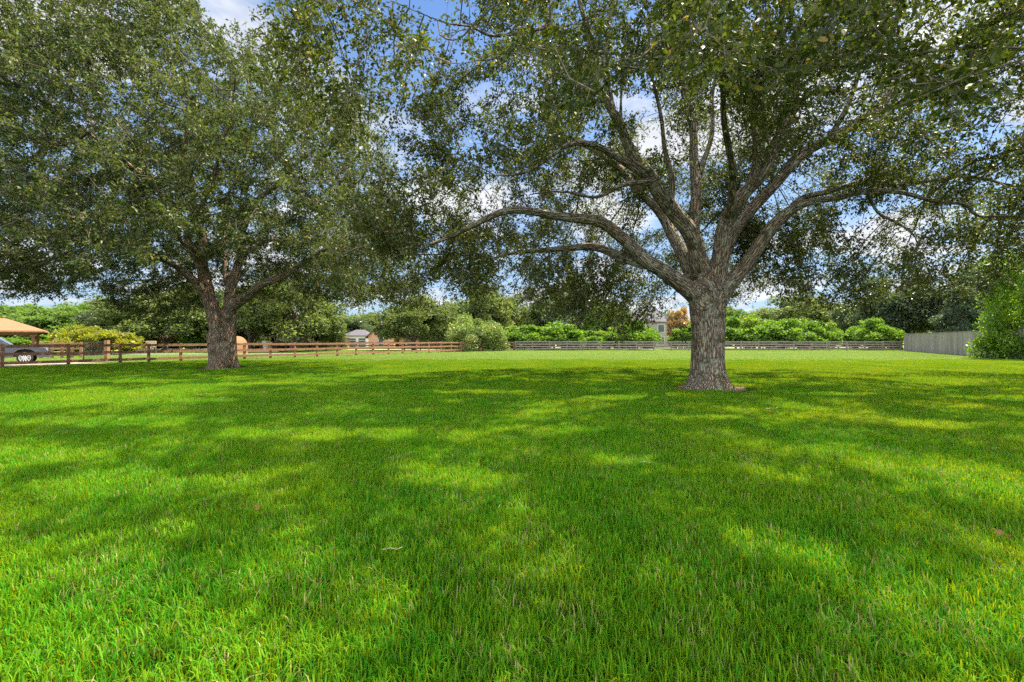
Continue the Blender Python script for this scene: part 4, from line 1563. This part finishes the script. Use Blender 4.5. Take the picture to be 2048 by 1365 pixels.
# timber play structure
root = empty('play_structure', ((582 - 1024) / FPX * 62, 62, 0))
tag(root, 'dark timber play structure with flat roof under the drooping oak', 'playset')
for sx in (-2.6, -.2, 2.4):
    for sy in (-1, 1):
        b = MB()
        b.box((sx, sy, 1.0), (.14, .14, 2.0))
        b.build('post', M['dark_wood'], root)
b = MB()
b.box((-.1, 0, 2.05), (6.0, 2.6, .12))
for i in range(9): b.box((-2.9 + i * .7, 0, 2.16), (.08, 2.8, .1))
b.build('roof', M['dark_wood'], root)
b = MB()
b.bar((-2.4, -.9, .1), (-1.2, -.9, 1.9), .12, .12, (0, 1, 0))
b.build('brace', M['tan_wood'], root)
b = MB()
b.bar((1.0, -.9, .1), (2.2, -.9, 1.9), .12, .12, (0, 1, 0))
b.build('brace', M['tan_wood'], root)
b = MB()
b.box((-.1, 0, .85), (4.8, 1.9, .1))
b.build('deck', M['tan_wood'], root)
b = MB()
b.box((1.25, -1.13, 1.5), (.5, .05, .9))
b.build('panel', M['lamp'], root)
# patio tables / pots under the tree
o = MB()
o.tube([(0, 0, 0), (0, 0, .05), (0, 0, .6), (0, 0, .66)], [.2, .26, .38, .4], 14)
o = o.build('planter', M['stone'])
o.location = ((533 - 1024) / FPX * 60, 60, 0)
o.scale = (1.3, 1.3, 2.2)
tag(o, 'pale round planter under the oak left of the play structure', 'planter')

# ------------------------------------------------------------------ houses


def wall_box(b, w, d, h, cx=0, cy=0):
    b.box((cx, cy, h / 2), (w, d, h))


# white garage
root = empty('garage', ((707 - 1024) / FPX * 92, 96, 0), rad(4))
tag(root, 'white garage with grey hip roof and two dark doors', 'garage')
b = MB()
wall_box(b, 4.6, 6, 2.45)
b.build('wall', M['white_paint'], root)
b = MB()
hip_roof(b, 0, 0, 5.4, 7, 2.46, 1.25, 1.6)
b.build('roof', M['grey_roof'], root)
for sx in (-.75, 1.15):
    f = MB()
    f.box((sx, -3.03, 1.0), (1.5, .06, 2.0))
    dd = f.build('door', M['white_paint'], root)
    f = MB()
    for i in range(4): f.box((sx, -3.075, .35 + i * .45), (1.36, .03, .36))
    f.build('door_panel', M['glass'], dd)


def house(name, px_, d_, w, dep, h, roofh, wallm, roofm, label, gable=False, rz=0.0, win=()):
    root = empty(name, ((px_ - 1024) / FPX * d_, d_ + dep / 2, 0), rz)
    tag(root, label, 'house')
    b = MB()
    wall_box(b, w, dep, h)
    if gable:
        b.prism([(-w / 2, 0), (w / 2, 0), (0, roofh)], (1, 0, 0), (0, 0, 1), (0, dep - .02, 0), (0, 0, h))
    b.build('wall', wallm, root)
    b = MB()
    if gable:
        L = math.hypot(w / 2 + .5, roofh * (w / 2 + .5) / (w / 2))
        for s in (-1, 1):
            ex = s * (w / 2 + .5)
            b.bar(((ex) / 2, -dep / 2 - .4, h + roofh / 2 + .1 - roofh * .25 / (w / 2)), ((ex) / 2, dep / 2 + .4, h + roofh / 2 + .1 - roofh * .25 / (w / 2)), L, .14,
                  up=(s * roofh / (w / 2), 0, 1))
    else:
        hip_roof(b, 0, 0, w + 1, dep + 1, h + .005, roofh, w * .35)
    b.build('roof', roofm, root)
    for (wx, wz, ww, wh) in win:
        b = MB()
        b.box((wx, -dep / 2 - .03, wz), (ww + .16, .05, wh + .16))
        f = b.build('window', M['white_paint'], root)
        b = MB()
        b.box((wx, -dep / 2 - .06, wz), (ww, .03, wh))
        b.build('pane', M['glass'], f)
    return root


house('brick_house', 636, 84, 6.5, 7, 2.0, 1.0, M['brick'], M['brown_roof'], 'low red brick house left of the white garage', win=((-1.6, 1.2, 1.1, 1.0), (1.6, 1.2, 1.1, 1.0)))
house('brick_house', 762, 86, 4.8, 7, 2.3, 2.2, M['brick'], M['brown_roof'], 'red brick house with steep brown gable right of the white garage', gable=True, win=((0, 1.3, .9, 1.3),))
house('brick_house', 850, 88, 10, 8, 2.2, .9, M['brick'], M['brown_roof'], 'long red brick house half hidden behind the round oak', win=((-3, 1.3, .9, 1.3), (0, 1.3, .9, 1.3), (3, 1.3, .9, 1.3)))
house('stucco_house', 1302, 92, 9.0, 9, 5.2, 3.3, M['taupe'], M['grey_roof'], 'taupe two storey house with purple grey roof, left of the nearest oak trunk',
      win=((-2.2, 3.9, 1.2, 1.5), (2.0, 3.9, 1.2, 1.5), (-2.2, 1.4, 1.2, 1.6), (2.0, 1.4, 1.2, 1.6)))

# small bright things behind the grey fence
o = MB()
o.tube([(0, 0, 0), (0, 0, .04), (0, 0, .5)], [.26, .24, .34], 14)
o = o.build('bucket', M['orange_paint'])
o.location = ((1620 - 1024) / FPX * 69, 69, 0)
tag(o, 'small orange red bucket on the grass behind the grey rail fence', 'bucket')

# ------------------------------------------------------------------ fallen leaves and twigs on the lawn


def fallen(px_, py_, size, mat, lab, seed):
    d_ = EYE * FPX / (py_ - 680) * 0.965
    r = random.Random(seed)
    b = MB()
    n = 9
    vs = []
    for i in range(n):
        t = i / (n - 1)
        w = size * .3 * math.sin(math.pi * min(1, t * 1.02)) ** .7 * (1 + .15 * (-1) ** i)
        curl = size * .28 * (t - .5) ** 2
        vs += [((t - .5) * size, -w, curl + size * .12), ((t - .5) * size, 0, curl), ((t - .5) * size, w, curl + size * .10)]
    fs = []
    for i in range(n - 1):
        for j in (0, 1): fs.append((i * 3 + j, i * 3 + j + 1, i * 3 + j + 4, i * 3 + j + 3))
    b.add(vs, fs, True)
    b.tube([(-size * .75, 0, size * .05), (-size * .48, 0, size * .07)], .0015, 5)
    o = b.build('fallen_leaf', mat)
    o.location = ((px_ - 1024) / FPX * d_, d_, .065)
    o.rotation_euler = (r.uniform(.2, .9), r.uniform(-.4, .4), r.uniform(0, 6.28))
    tag(o, lab, 'leaf', 'dry leaves fallen on the lawn')


fallen(2005, 1075, .13, M['dead_leaf'], 'large reddish brown leaf in the grass at the right picture edge', 1)
fallen(514, 1018, .085, M['dead_leaf'], 'small brown leaf in the grass on the left half of the lawn', 2)
fallen(1797, 1310, .07, M['pale_leaf'], 'pale tan leaf near the bottom right of the lawn', 3)
fallen(1915, 887, .13, M['dead_leaf'], 'dull brown leaf far right on the lawn, beyond the reddish one', 4)


def twig(px_, py_, L, lab, rz):
    d_ = EYE * FPX / (py_ - 680) * .97
    b = MB()
    b.tube([(-L / 2, 0, 0), (-L * .1, L * .04, .01), (L * .2, 0, 0), (L / 2, L * .07, .012)], [.004, .004, .003, .002], 5)
    b.tube([(L * .1, 0, .004), (L * .25, -L * .12, .02)], [.003, .0015], 5)
    o = b.build('twig', M['twig'])
    o.location = ((px_ - 1024) / FPX * d_, d_, .1)
    o.rotation_euler = (0, 0, rz)
    tag(o, lab, 'twig', 'dry twigs on the lawn')


twig(785, 1114, .14, 'short dry twig lying left of centre in the near grass', .05)
twig(1545, 822, .42, 'pale stick lying on the grass in front of the nearest oak', .35)
twig(1292, 934, .15, 'tiny dark twig in the middle of the lawn', -.2)
